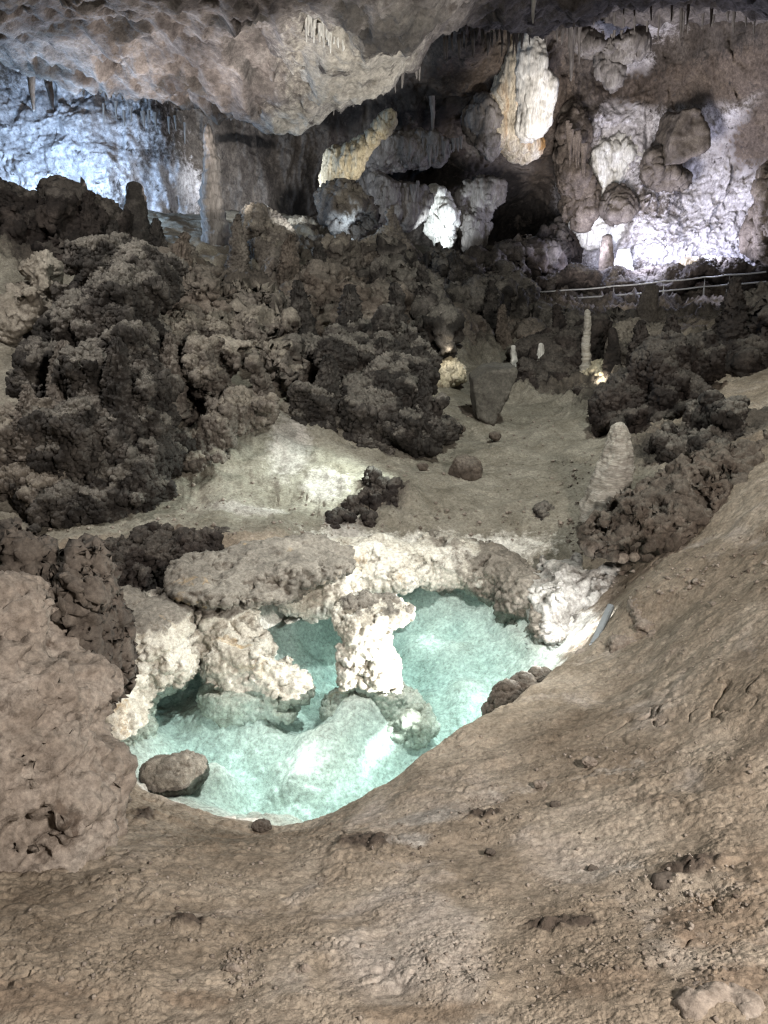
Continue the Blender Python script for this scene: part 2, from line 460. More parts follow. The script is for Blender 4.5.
gp = [tuple(atz(x, y, z)) for x, y, z in GP]
GY = [(430,535,6.75),(540,545,6.5),(450,500,7.2),(560,505,7.0),(420,460,8.5),(550,450,8.7),(480,420,9.9),(560,410,10.3),(450,380,12),(520,350,14),(600,335,14.5),
 (700,344,12.4),(650,328,15),(720,314,15.5),(480,328,15.5),(510,312,17),(600,309,18),(680,304,18),(760,298,18),(600,275,22),(500,275,22),(720,265,22),
 (60,540,6.3),(200,510,6.9),(330,500,7.3),(360,480,7.6),(270,420,8.5),(220,350,10),(150,300,11.2),(250,250,14.5),(100,250,12.2),(0,230,12),(0,400,8),(0,500,6.8),
 (350,300,13),(400,350,12),(430,400,10.5),(400,280,16),(330,240,17),(200,215,18),(300,215,21),(430,262,22),(240,545,6.0),(300,550,6.2),(150,612,5.55),(100,612,5.55),(195,600,5.7),(60,615,5.2),(150,545,6.1),(100,548,6.1),(590,625,5.35),(570,650,5.15),(612,600,5.5)]
gp += [tuple(at(x, y, Y)) for x, y, Y in GY]
gp += [(-3,0,1.4),(3,0,1.5),(-3,-5,1.6),(3,-5,1.7),(-7,3,2.4),(7,3,2.2),(-8,8,2.6),(8,8,2.4),(-12,13,4.2),(12,13,2.8),(-14,20,4.0),(14,20,2.6),(0,-5,1.5),(-2.9,3.4,1.0),(-6,0,2),(6,0,2),(0,26,3.2),(-10,26,4),(10,26,3)]
gp = np.array(gp)
_gz = tps(gp[:, :2], gp[:, 2], .02)
POOL_PX = [(100,705),(84,665),(130,640),(200,632),(260,632),(285,612),(330,597),(385,582),(430,581),(485,588),(525,608),(550,648),(560,668),(525,715),(455,768),(380,812),(300,828),(220,820),(150,798),(118,760)]
POOL = np.array([atz(x, y, 0)[:2] for x, y in POOL_PX])
def sd_poly(p, poly):
    p = np.asarray(p, float); d = np.full(len(p), 1e9); ins = np.zeros(len(p), bool)
    n = len(poly)
    for i in range(n):
        a, b = poly[i], poly[(i + 1) % n]; e = b - a; w = p - a
        t = np.clip((w @ e) / (e @ e), 0, 1)
        d = np.minimum(d, ((w - t[:, None] * e) ** 2).sum(1))
        c = (a[1] > p[:, 1]) != (b[1] > p[:, 1])
        xi = a[0] + (p[:, 1] - a[1]) / (b[1] - a[1] + 1e-12) * e[0]
        ins ^= c & (p[:, 0] < xi)
    d = np.sqrt(d); return np.where(ins, d, -d)
HUMPS = [(330,755,.26,.30),(385,728,.24,.28),(350,722,.2,.30),(262,705,.26,.30),(270,745,.2,.2),(300,775,.2,.13),(455,655,.28,.2),(470,690,.2,.22),(235,735,.22,.05),(420,640,.2,.1),(300,640,.25,.22),(215,792,.16,.30),(205,720,.3,.22)]
HUMPS = [(atz(x, y, -.3)[:2], r, a) for x, y, r, a in HUMPS]
def gz(q):
    q = np.asarray(q, float)
    z = _gz(q); d = np.full(len(q), -9.0)
    near = (np.abs(q[:, 0]) < 4) & (q[:, 1] < 8) & (q[:, 1] > 2)
    if near.any():
        qq = q[near]; dd = sd_poly(qq, POOL); d[near] = dd
        zb = -.04 - .40 * sstep(0, .55, dd)
        for c, r, a in HUMPS: zb = zb + a * np.exp(-((qq - c) ** 2).sum(1) / (r * r))
        zb = np.minimum(zb, -.03)
        w = sstep(-.10, .06, dd)
        z[near] = z[near] * (1 - w) + zb * w
    return z, d
def gpoint(x, y): return float(gz(np.array([[x, y]]))[0][0])

rows = np.concatenate([np.linspace(-6, .75, 24), .8 * np.exp(np.arange(0, math.log(6.5 / .8), .0021)), 6.5 * np.exp(np.arange(.0034, math.log(27 / 6.5), .0034))])
colsT = np.concatenate([np.linspace(-2.2, -1.22, 20), np.linspace(-1.2, -.72, 130), np.linspace(-.715, .715, 820), np.linspace(.72, 1.2, 130), np.linspace(1.22, 2.2, 20)])
Yg, Tg = np.meshgrid(rows, colsT, indexing='ij')
Xg = Tg * (np.maximum(Yg, 0) * 1.0 + 1.2 * np.exp(-np.maximum(Yg, 0) / 1.5))
q2 = np.stack([Xg.ravel(), Yg.ravel()], 1)
z, dpool = gz(q2)
p3 = np.stack([q2[:, 0], q2[:, 1], z], 1).astype(F32)
def zone(pts):
    """soft mask: union of discs lying on the ground (seen at, radius in metres)"""
    m = np.zeros(len(q2))
    for x, y, Y, rx, ry in pts:
        c = at(x, y, Y)
        m = np.maximum(m, np.exp(-(((q2[:, 0] - c[0]) / rx) ** 2 + ((q2[:, 1] - c[1]) / ry) ** 2)))
    return m
def gY(px, py):                      # where that line of sight meets the ground
    Ys = np.linspace(1, 24, 461); d = ray(px, py)
    P = CAM + d[None] * (Ys / d[1])[:, None]
    zz, _ = gz(P[:, :2]); k = np.nonzero(P[:, 2] < zz)[0]
    return float(Ys[k[0]]) if len(k) else 20.0
def gat(px, py): return at(px, py, gY(px, py))
def gzone(pts): return zone([(x, y, gY(x, y), rx, ry) for x, y, rx, ry in pts])
inpool = sstep(-.12, .05, dpool)
olive_cast = np.maximum(sstep(5.9, 6.6, q2[:, 1] + .25 * q2[:, 0] * 0) , 0) * sstep(2.6, 1.2, q2[:, 0] - .1 * q2[:, 1])  # olive tint puts the cold lamp colour into the mid floor
pop = gzone([(205,440,.35,.5),(110,430,.8,.9),(40,470,.6,.4),(345,390,.7,.9),(400,420,.5,.5),(240,300,1.0,1.2),(60,250,1.0,1.0),(340,270,1.6,1.6),(420,300,2.0,2.5),(480,300,2.2,2),(540,325,2,1.6),
   (640,395,.9,1.2),(700,440,.8,.8),(670,320,1.6,1.2),(760,340,1,1.5),(560,385,.8,.8),(380,500,.35,.35),(150,570,.5,.22),(345,515,.25,.2),(620,300,2.5,2.0),(440,280,3,3),(650,280,5,1.6),(560,275,3,2)])
pop *= 1 - inpool
pop *= 1 - np.clip(1.3 * gzone([(290,445,.3,.8),(325,490,.4,.5),(345,530,.25,.3),(350,475,.3,.3),(250,500,.6,.25)]), 0, 1)
pale = np.clip(gzone([(290,445,.3,.8),(325,490,.3,.4),(345,530,.25,.3),(430,820,.2,.09),(410,845,.12,.08),(250,510,.5,.2)]) * .8 + .45 * gzone([(520,790,.4,.1),(620,770,.5,.12),(600,880,.4,.12)]), 0, 1)  # slope discs paint the lamp-lit streak; foreground discs are pale mud
stain = np.clip(gzone([(365,850,.16,.11),(485,815,.1,.04),(690,880,.14,.06),(560,935,.15,.05),(190,930,.07,.05),(100,800,.12,.2),(145,820,.06,.1)]) * .9, 0, 1)  # discs by the left boulder paint the dark of the holes there
ochre = gzone([(720,930,.28,.2),(768,880,.2,.2),(600,1000,.2,.1),(420,1015,.25,.06),(30,1010,.25,.1),(200,1010,.15,.05),(740,990,.2,.1)]) * .8
calc = np.maximum(inpool, gzone([(560,640,.3,.3),(430,570,1.2,.25),(130,700,.4,.5)]))
# relief of the ground
n_ = len(p3); dz = np.zeros(n_, F32)
far = sstep(3, 8, q2[:, 1]); dry = 1 - inpool
dz += (.05 + .06 * far) * fbm(p3 / .7, 4) * (1 - .4 * inpool)
dz += .018 * fbm(p3 / .16, 4) * dry
dz += .022 * (ridged(p3 * np.array([.6, 1.6, 1], F32) / .5 + 4, 3) - .5) * dry * (1 - .5 * far)
near = q2[:, 1] < 9
pn = p3[near]; fl = np.array([1, 1, .3], F32)
smooth_ = sstep(-.35, .15, fbm(pn / .75 + 90, 3)); crumb = sstep(-.05, .4, fbm(pn / .32 + 3, 4)) * dry[near] * smooth_
dz[near] += (.008 * crumb + .0015) * knobs(pn * fl, .028)
dz[near] += (.007 * sstep(-.2, .3, fbm(pn / .2 + 43, 3)) * dry[near] + .001) * knobs(pn * fl + 3, .014)
crumb2 = sstep(.05, .45, fbm(pn / .5 + 23, 4)) * dry[near]
dz[near] += .018 * crumb2 * knobs(pn * fl, .075)
dz[near] += .005 * fbm(pn / .03, 3) * dry[near] * (.3 + .7 * smooth_)
dz[near] += inpool[near] * (.035 * knobs(pn, .13) * sstep(-.2, .3, fbm(pn / .4, 2)) + .005 * knobs(pn, .035) + .05 * fbm(pn / .3, 4))
dz[near] += D_cracks(.04, .5, .03)(pn, None) * dry[near] * sstep(.15, .4, fbm(pn / .9 + 61, 2))
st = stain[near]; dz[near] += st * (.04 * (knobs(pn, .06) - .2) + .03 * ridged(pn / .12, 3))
# terrace lines on the right bank
pm = pop > .03
pk = p3[pm]
sc_ = np.clip(pk[:, 1] / 9, .7, 1.6)
dz[pm] += sstep(.05, .5, pop[pm]) * sc_ * (.20 * fbm(pk / .5, 3) + .075 * (knobs(pk, .15) - .3) + .045 * knobs(pk, .07))
p3[:, 2] += dz
nr, nc = Yg.shape
i, j = np.meshgrid(np.arange(nr - 1), np.arange(nc - 1), indexing='ij')
gq = np.stack([i * nc + j, i * nc + j + 1, (i + 1) * nc + j + 1, (i + 1) * nc + j], -1).reshape(-1, 4)
tag(link('cave_ground', p3, gq, M['ground'], attrs=dict(olive_cast=olive_cast, popcorn=pop * 1.1, calcite=calc, stain=stain, pale=pale, ochre=ochre)), kind='structure')
# water
wp = POOL + (POOL - POOL.mean(0)) / np.linalg.norm(POOL - POOL.mean(0), axis=1)[:, None] * .3
nW = len(wp)
wv = np.concatenate([np.c_[wp, np.zeros(nW)], np.c_[wp, np.full(nW, -1.4)]])
me = bpy.data.meshes.new('pool_water')
me.from_pydata([tuple(x) for x in wv], [], [tuple(range(nW))[::-1] if False else tuple(range(nW)), tuple(range(2 * nW - 1, nW - 1, -1))] + [(k, nW + k, nW + (k + 1) % nW, (k + 1) % nW) for k in range(nW)])
import bmesh
bm = bmesh.new(); bm.from_mesh(me); bmesh.ops.recalc_face_normals(bm, faces=bm.faces); bm.to_mesh(me); bm.free()
me.materials.append(water_mat()); wo = bpy.data.objects.new('pool_water', me); COL.objects.link(wo); tag(wo, kind='structure')

# ------------------------------------------------------------------ back wall
WP = [(0,70,16.8),(0,150,16.5),(0,230,16),(80,100,17),(80,180,16.6),(150,120,17.5),(150,200,17.2),(200,130,18.5),(250,160,19.5),(250,220,19.5),(300,200,21),(350,110,21.5),(350,180,22),(400,80,21),(400,140,21.5),(400,230,23),
 (460,60,20),(460,120,22),(480,170,22.5),(440,220,23.5),(520,160,22.5),(540,190,24.5),(520,230,25.5),(560,240,24),(540,90,21),(540,30,20.5),(570,150,21.6),(600,260,21.6),(600,200,21.8),(600,130,21.4),(600,60,21.6),(660,260,20.6),(680,200,21),(680,150,21.4),(680,90,20.8),(680,40,20.5),(740,260,19.5),(740,180,20),(740,100,19.5),(768,40,18.5),(640,0,20)]
wpt = np.array([tuple(at(x, y, Y)) for x, y, Y in WP])
xs_ = [(-14.5, 2, 8), (-14.5, 8, 8), (14.5, 2, 9), (14.5, 8, 9), (-11.5, 3, 13), (-11.5, 8, 13.5), (12.5, 3, 14), (12.5, 8, 14)]
wpt = np.concatenate([wpt, np.array([(x, y, z) for x, z, y in xs_])])
low = wpt.copy(); low = low[low[:, 2] < 5]; low[:, 2] = 0; hi_ = wpt.copy(); hi_ = hi_[hi_[:, 2] > 5.5]; hi_[:, 2] = 12; hi_[:, 1] -= 2.5
wpt = np.concatenate([wpt, low, hi_])
wf = tps(wpt[:, [0, 2]], wpt[:, 1], .05)
wx = np.concatenate([np.linspace(-15, -11, 30), np.linspace(-10.9, 11, 800), np.linspace(11.1, 15, 30)])
wz = np.concatenate([np.linspace(-1, 1.6, 12), np.linspace(1.65, 8.6, 270), np.linspace(8.7, 12, 14)])
X, Z = np.meshgrid(wx, wz, indexing='ij'); xz = np.stack([X.ravel(), Z.ravel()], 1)
Yw = wf(xz); wv = np.stack([xz[:, 0], Yw, xz[:, 1]], 1).astype(F32)
def wzone(pts):
    m = np.zeros(len(xz))
    for x, y, Y, rx, rz in pts:
        c = at(x, y, Y); m = np.maximum(m, np.exp(-(((xz[:, 0] - c[0]) / rx) ** 2 + ((xz[:, 1] - c[2]) / rz) ** 2)))
    return m
nvz = np.array([1, 1, .35], F32)
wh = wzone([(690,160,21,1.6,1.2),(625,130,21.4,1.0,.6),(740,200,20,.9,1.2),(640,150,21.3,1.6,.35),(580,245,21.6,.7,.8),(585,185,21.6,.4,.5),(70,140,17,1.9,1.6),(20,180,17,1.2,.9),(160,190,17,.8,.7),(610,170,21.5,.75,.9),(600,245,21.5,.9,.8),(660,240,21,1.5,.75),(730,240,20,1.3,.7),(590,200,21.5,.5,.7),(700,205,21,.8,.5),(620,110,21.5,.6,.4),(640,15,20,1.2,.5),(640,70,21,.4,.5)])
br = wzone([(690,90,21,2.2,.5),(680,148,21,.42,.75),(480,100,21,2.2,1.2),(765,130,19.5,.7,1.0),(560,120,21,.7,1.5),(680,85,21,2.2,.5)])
bk_shade = wzone([(520,225,24,1.3,1.1),(340,110,21.5,.8,.5),(410,110,21.5,1.2,.5),(290,205,20,.4,.5),(245,140,19.3,.7,.15),(430,170,22,1.6,.5),(590,215,21.6,.15,.25),(560,5,20,1.6,.35),(500,185,22,1.2,.5)])  # shade of the unlit hollows, painted near-black on the wall
rel = .55 * fbm(wv / 2.6, 4) + .22 * fbm(wv * nvz / .55, 4) + .10 * ridged(wv * nvz / .35, 3)
rel += .07 * fbm(wv / .16, 3)
ppw = sstep(5.2, 3.2, wv[:, 2]) * sstep(2.5, 4.5, wv[:, 0])
m_ = ppw > .02
rel[m_] += ppw[m_] * (.16 * fbm(wv[m_] / .5, 4) + .13 * knobs(wv[m_], .15) + .06 * knobs(wv[m_], .07))
ppl = wh * (wv[:, 0] < 0); m_ = ppl > .05; rel[m_] += ppl[m_] * (.12 * fbm(wv[m_] / .4, 4) + .045 * knobs(wv[m_], .12) + .03 * knobs(wv[m_], .06))
wv[:, 1] -= rel
wv[:, 2] += .15 * fbm(wv / .8 + 7, 3)
nr, nc = X.shape
i, j = np.meshgrid(np.arange(nr - 1), np.arange(nc - 1), indexing='ij')
wq = np.stack([i * nc + j, (i + 1) * nc + j, (i + 1) * nc + j + 1, i * nc + j + 1], -1).reshape(-1, 4)
tag(link('cave_wall', wv, wq, M['wall'], attrs=dict(white=wh, brown=br * .9, black=bk_shade)), kind='structure')

# ------------------------------------------------------------------ ceiling
CP = [(-60,0,10.5),(0,0,11),(100,0,11.3),(200,0,11.5),(300,0,11.5),(400,0,11.8),(0,40,13),(0,62,14),(70,85,14.6),(150,94,15.2),(210,98,15.8),(290,122,16.4),(340,94,16),(380,74,15.4),(420,72,14.8),(300,60,13.4),(200,60,13.5),(100,50,13.2),(380,40,13),(440,20,14.5),(480,28,16.5),(530,30,18),(600,12,18),(680,12,17.5),(768,8,16),(840,0,15),(520,-20,15),(640,-25,15),(740,-30,13)]
cpt = [tuple(at(x, y, Y)) for x, y, Y in CP]
cpt += [(c[0] * 1.05, c[1] + 1.6, c[2] + 1.5) for c in [at(x, y, Y) for x, y, Y in [(0,62,14),(70,85,14.6),(150,100,15.2),(210,108,15.8),(290,130,16.4),(340,100,16),(420,72,14.8)]]]
cpt += [(-12,9,5.4),(12,9,6.4),(0,8.5,6.4),(-6,8.5,6.0),(6,8.5,6.6),(-12,22,8),(0,24,8.5),(10,24,8),(14,16,7.5),(-14,16,7)]
cpt = np.array(cpt); cf = tps(cpt[:, :2], cpt[:, 2], .03)
cx = np.linspace(-13, 13, 640); cy = np.linspace(8.6, 23, 330)
X, Y = np.meshgrid(cx, cy, indexing='ij'); xy = np.stack([X.ravel(), Y.ravel()], 1)
cv = np.stack([xy[:, 0], xy[:, 1], cf(xy)], 1).astype(F32)
def czone(pts):
    m = np.zeros(len(xy))
    for x, y, Y, rx, ry in pts:
        c = at(x, y, Y); m = np.maximum(m, np.exp(-(((xy[:, 0] - c[0]) / rx) ** 2 + ((xy[:, 1] - c[1]) / ry) ** 2)))
    return m
cpale = czone([(345,60,13.6,1.2,1.8),(385,60,13.8,1.0,1.2),(300,100,15.2,.8,1.0)]) * .85
cblk = czone([(60,30,12.6,.5,.3),(180,70,14.2,.6,.3),(240,20,12.2,.5,.3),(40,60,13.8,.7,.25),(130,40,13,.4,.25),(400,15,12.4,.8,.6),(160,105,15.3,1.4,.35),(90,95,14.8,1.0,.3),(260,125,16.2,.9,.3),(400,10,12.2,.6,.8),(350,5,11.8,.3,.5)])
dz = .34 * fbm(cv / 2.4, 4) + .26 * (ridged(cv * np.array([1.5, .55, 1], F32) / 1.3 + 4, 4) - .5) + .16 * np.abs(fbm(cv * np.array([1.4, .7, 1], F32) / .8 + 33, 5, .55)) + .06 * fbm(cv / .3, 4, .6) - .22 * sstep(.12, .45, fbm(cv / .8 + 50, 4))
dz += .09 * knobs(cv, .14) * cblk + .025 * fbm(cv / .12, 3)
cv[:, 2] -= dz
nr, nc = X.shape
i, j = np.meshgrid(np.arange(nr - 1), np.arange(nc - 1), indexing='ij')
cq = np.stack([i * nc + j, i * nc + j + 1, (i + 1) * nc + j + 1, (i + 1) * nc + j], -1).reshape(-1, 4)
tag(link('cave_ceiling', cv, cq, M['ceiling'], attrs=dict(pale=cpale, black=cblk)), kind='structure')

B = blob
POPD = [D_fbm(.12, .55, 3), D_pop(.17, .24), D_pop(.05, .085)]            # big popcorn
POPF = [D_fbm(.16, .8, 3), D_pop(.24, .36), D_pop(.08, .13)]              # farther, coarser mesh
def less_on_top(f, keep=.2): return lambda v, n: f(v, n) * (1 - (1 - keep) * sstep(.55, .85, n[:, 2]))
RIMD = [D_fbm(.07, .3, 4), D_hollow(.05, .2), less_on_top(D_knob(.05, .085, .4)), less_on_top(D_knob(.026, .04), .35), D_fbm(.008, .03, 3)]

M['sandpale'] = rockmat('pale_tan_rock', ((.16, .138, .11), (.27, .238, .195), (.36, .325, .275)), 2.2, .9, .5, 35, .02)
# --- the pool's surroundings
rocky('fluted_rock', [B(24,562,3.5,21,26,.2), B(52,590,3.5,34,24,.24), B(84,588,3.45,23,30,.22), B(66,612,3.5,34,30,.24), B(92,650,3.4,27,48,.24), B(72,660,3.4,36,60,.25), B(112,660,3.4,12,34,.14), B(0,600,3.5,30,30,.25)], M['umber'], .022, .05, warp=.07, wscale=.25,
      disp=[D_fbm(.09, .25, 5, .55), D_flute(.05, .15, .15), D_jag(.07, .22, .5), D_hollow(.05, .12), D_pits(.04, .09, .4), D_fbm(.022, .06, 5, .65)],
      label='dark brown fluted rock rising behind the big tan boulder', cat='rock')
rocky('boulder', [B(5,770,2.75,82,125,.5), B(10,650,2.95,44,64,.38), B(56,730,2.85,38,84,.36), B(84,800,2.7,31,70,.28), B(60,860,2.5,55,45,.25), B(-60,700,2.9,90,140,.6)], M['tan'], .03, .08, cuts=[B(113,797,2.45,8,10,.16), B(104,832,2.4,7,10,.14)], warp=.09, wscale=.4,
      disp=[D_fbm(.06, .3, 4), D_jag(.07, .4, 1.8), D_cracks(.03, .26, .05), D_pits(.05, .11, .36), D_fbm(.014, .06, 5, .65)],
      label='large tan boulder with cracked face on the near bank left of the pool', cat='boulder')
ATTOP = lambda zt, w=.12: (lambda v: dict(top=np.clip(sstep(zt - w, zt + w, v[:, 2] + .05 * fbm(v / .12, 3)), 0, 1)))
rocky('popcorn_ledge', [B(135,622,4.95,55,24,.35), B(160,655,4.8,38,38,.28), B(118,690,4.6,34,42,.3), B(128,735,4.3,24,34,.2), B(122,770,4.1,18,26,.15), B(120,640,5.0,50,40,.3)], M['rim'], .028, .07, warp=.05, wscale=.3, disp=RIMD, attr=ATTOP(.44, .06),
      label='bright white popcorn ledge beside the big tan boulder at the left end of the pool', cat='rock ledge')
rocky('mushroom_ledge', [B(240,583,5.25,72,15,.36), B(285,562,5.5,70,17,.4), B(222,625,5.15,34,40,.26), B(238,660,4.95,38,38,.26), B(265,668,4.82,28,32,.2), B(245,695,4.8,42,24,.22), B(285,690,4.75,26,22,.2), B(210,570,5.4,45,14,.3)], M['rim'], .028, .06,
      cuts=[B(278,640,5.0,13,34,.3), B(150,590,5.5,40,22,.5)], warp=.05, wscale=.3, disp=RIMD, attr=ATTOP(.42, .05),
      label='flat topped ledge on a thick knobbly stem between the white ledge and the rock arch', cat='rock ledge')
rocky('pool_rim', [B(300,575,5.75,60,24,.22), B(320,598,5.65,46,20,.18), B(365,572,6.1,55,26,.25), B(400,565,6.35,50,24,.28), B(450,562,6.5,55,24,.3), B(495,577,6.35,40,27,.3), B(523,603,6.0,27,36,.28), B(540,635,5.6,17,26,.22), B(345,555,6.3,70,14,.3), B(470,548,6.9,70,12,.3)], M['rim'], .028, .07, warp=.06, wscale=.35, disp=RIMD, attr=lambda v: dict(top=np.clip(sstep(.45, .55, v[:, 2] + .05 * fbm(v / .12, 3)), 0, 1), grime=np.clip(sstep(.35, .9, v[:, 0] + .5 * fbm(v / .3, 3)) * .9, 0, 1)),
      label='long pale popcorn covered rim curving along the far side of the pool', cat='rock rim')
rocky('rock_pillar', [B(372,611,4.98,40,13,.2), B(362,622,4.95,30,16,.2), B(366,645,4.88,26,30,.17), B(376,672,4.85,27,26,.19), B(352,664,4.8,15,24,.13), B(345,682,4.72,10,13,.09), B(352,708,4.72,32,16,.2), B(392,706,4.72,26,26,.18), B(412,725,4.62,26,24,.18), B(372,735,4.6,22,22,.15), B(360,730,4.75,30,30,.2)], M['rim'], .022, .04, warp=.04, wscale=.22,
      disp=[D_fbm(.04, .2, 4), D_hollow(.04, .15), D_knob(.035, .065, .3), D_knob(.018, .03)], attr=ATTOP(.50, .02),
      label='white popcorn pillar with a flared flat top standing in the middle of the turquoise pool', cat='rock pillar')
rocky('shore_rock', [B(170,778,3.8,27,19,.14), B(188,772,3.85,18,16,.12)], M['grey'], .016, .03, warp=.03, wscale=.15, disp=[D_fbm(.02, .15, 3), D_pop(.035, .06), D_pop(.014, .025)],
      label='round grey knobbly rock at the near left water edge below the white ledge', cat='rock')
rocky('coral_knob', [B(507,701,4.42,15,19,.10), B(523,690,4.5,13,14,.09), B(540,683,4.6,12,13,.09), B(500,712,4.4,14,10,.08), B(530,697,4.5,20,10,.08)], M['brown'], .013, .02, disp=[D_fbm(.02, .1, 3), D_pop(.05, .065), D_pop(.014, .025)],
      label='small dark knobbly rock clump on the near rim at the right end of the pool', cat='rock')
rocky('cracked_slope', [B(575,585,5.95,46,20,.3), B(560,608,5.8,30,30,.22), B(600,598,5.85,28,20,.22), B(548,636,5.55,18,24,.2), B(580,628,5.6,36,22,.2), B(592,645,5.45,26,16,.2), B(560,656,5.35,28,8,.15)], M['greywhite'], .026, .05, cuts=[B(572,612,5.5,5,22,.12), B(556,640,5.3,4,14,.1)], warp=.14, wscale=.22,
      disp=[D_fbm(.07, .3, 4), D_cracks(.09, .24, .09), D_jag(.03, .3, 1.5), D_cracks(.012, .12, .06), D_fbm(.010, .05, 4, .6)], label='cracked white sloping rock lit hard by the strip lamp', cat='rock')
rocky('mud_hump', [B(630,650,4.72,20,20,.13), B(648,632,4.8,22,16,.15), B(660,665,4.6,40,14,.15), B(637,615,4.95,15,14,.12), B(690,628,4.75,32,9,.12), B(618,662,4.68,14,10,.1)], M['tan'], .02, .04, warp=.08, wscale=.18,
      disp=[D_fbm(.04, .18, 4), D_cracks(.03, .2, .06), D_hollow(.04, .12), D_knob(.014, .035), D_fbm(.004, .02, 3)], label='lumpy brown mud hump beside the back of the strip lamp', cat='rock')
rocky('round_stone', [B(582,655,4.9,7,7,.045)], M['tan'], .008, .02, disp=D_fbm(.008, .04, 3), sub=1, label='small round brown stone lying in the glare below the strip lamp', cat='stone')
# strip lamp: housing, tube and end cap, lying on the slope with its back to the viewer
La, Lb = at(593, 649, 4.93) + [0, 0, .03], at(611, 609, 5.14) + [0, 0, .03]
def bar(name, a, b, wd, ht, mat, parent, off=(0, 0, 0), bev=.006):
    a, b = np.array(a) + off, np.array(b) + off
    d = b - a; L = np.linalg.norm(d); d /= L; up = np.array([0, 0, 1.]); s = np.cross(d, up); s /= np.linalg.norm(s); u = np.cross(s, d)
    m = bpy.data.meshes.new(name); g = bmesh.new(); vs = []
    for e in (a, b):
        for sx, sz in ((-1, -1), (1, -1), (1, 1), (-1, 1)): vs.append(g.verts.new(e + s * sx * wd / 2 + u * sz * ht / 2))
    for f in ((0, 1, 2, 3), (7, 6, 5, 4), (0, 4, 5, 1), (1, 5, 6, 2), (2, 6, 7, 3), (3, 7, 4, 0)): g.faces.new([vs[k] for k in f])
    bmesh.ops.recalc_face_normals(g, faces=g.faces); bmesh.ops.bevel(g, geom=g.edges[:], offset=bev, segments=2, affect='EDGES')
    loc = np.array(parent['_loc']) if parent is not None else np.zeros(3)
    for v in g.verts: v.co = v.co - type(v.co)(loc)
    g.to_mesh(m); g.free(); m.materials.append(mat)
    o = bpy.data.objects.new(name, m); COL.objects.link(o)
    if parent is not None: o.parent = parent
    return o
lp = thing('strip_light', 'slim grey strip lamp at the right edge of the pool, lit side turned away', 'lamp', La - [0, 0, .03])
bar('housing', La, Lb, .045, .05, M['housing'], lp)
bar('end_cap', La + (La - Lb) * .06, La - (Lb - La) * .005, .045, .055, M['endcap'], lp, bev=.005)
LN = np.array([.12, .9, -.36]); LN /= np.linalg.norm(LN)
bar('tube', La + (Lb - La) * .06, La + (Lb - La) * .94, .02, .02, M['tube'], lp, off=LN * .035, bev=.006)

# --- right bank
rocky('brown_ledge', [B(650,525,5.85,46,26,.3), B(612,535,5.8,28,18,.25), B(690,500,6.1,50,30,.35), B(735,475,6.5,50,26,.35), B(680,520,5.9,30,22,.25), B(790,455,6.9,50,22,.4)], M['brown'], .03, .08, cuts=[B(645,552,5.5,44,8,.3)], warp=.12, wscale=.3,
      disp=[D_fbm(.10, .4, 5), D_jag(.09, .28, .9), D_hollow(.08, .2), D_cracks(.05, .2, .08), D_knob(.028, .05, .3), D_knob(.012, .022), D_fbm(.008, .03, 3)], label='brown broken rock ledge with a dark gap beneath it above the right bank', cat='rock ledge')
for k, (x, y, r, lb) in enumerate([(622,558,7,'small round stone in the dark gap, the left one of two'), (634,557,6,'small round stone in the dark gap, the right one of two')]):
    rocky('gap_stone', [B(x,y,5.62,r,r*.8,.04)], M['tan'], .01, .02, disp=D_fbm(.01, .05, 3), label=lb, cat='stone')
tag(spike('banded_stalagmite', at(606,520,6.55), at(621,422,6.7), .225, .035, M['bands'], 5, .02, .2, 120, 56, .03, .62, grain=.12), 'fat cream banded stalagmite standing at the left end of the brown ledge', 'stalagmite')
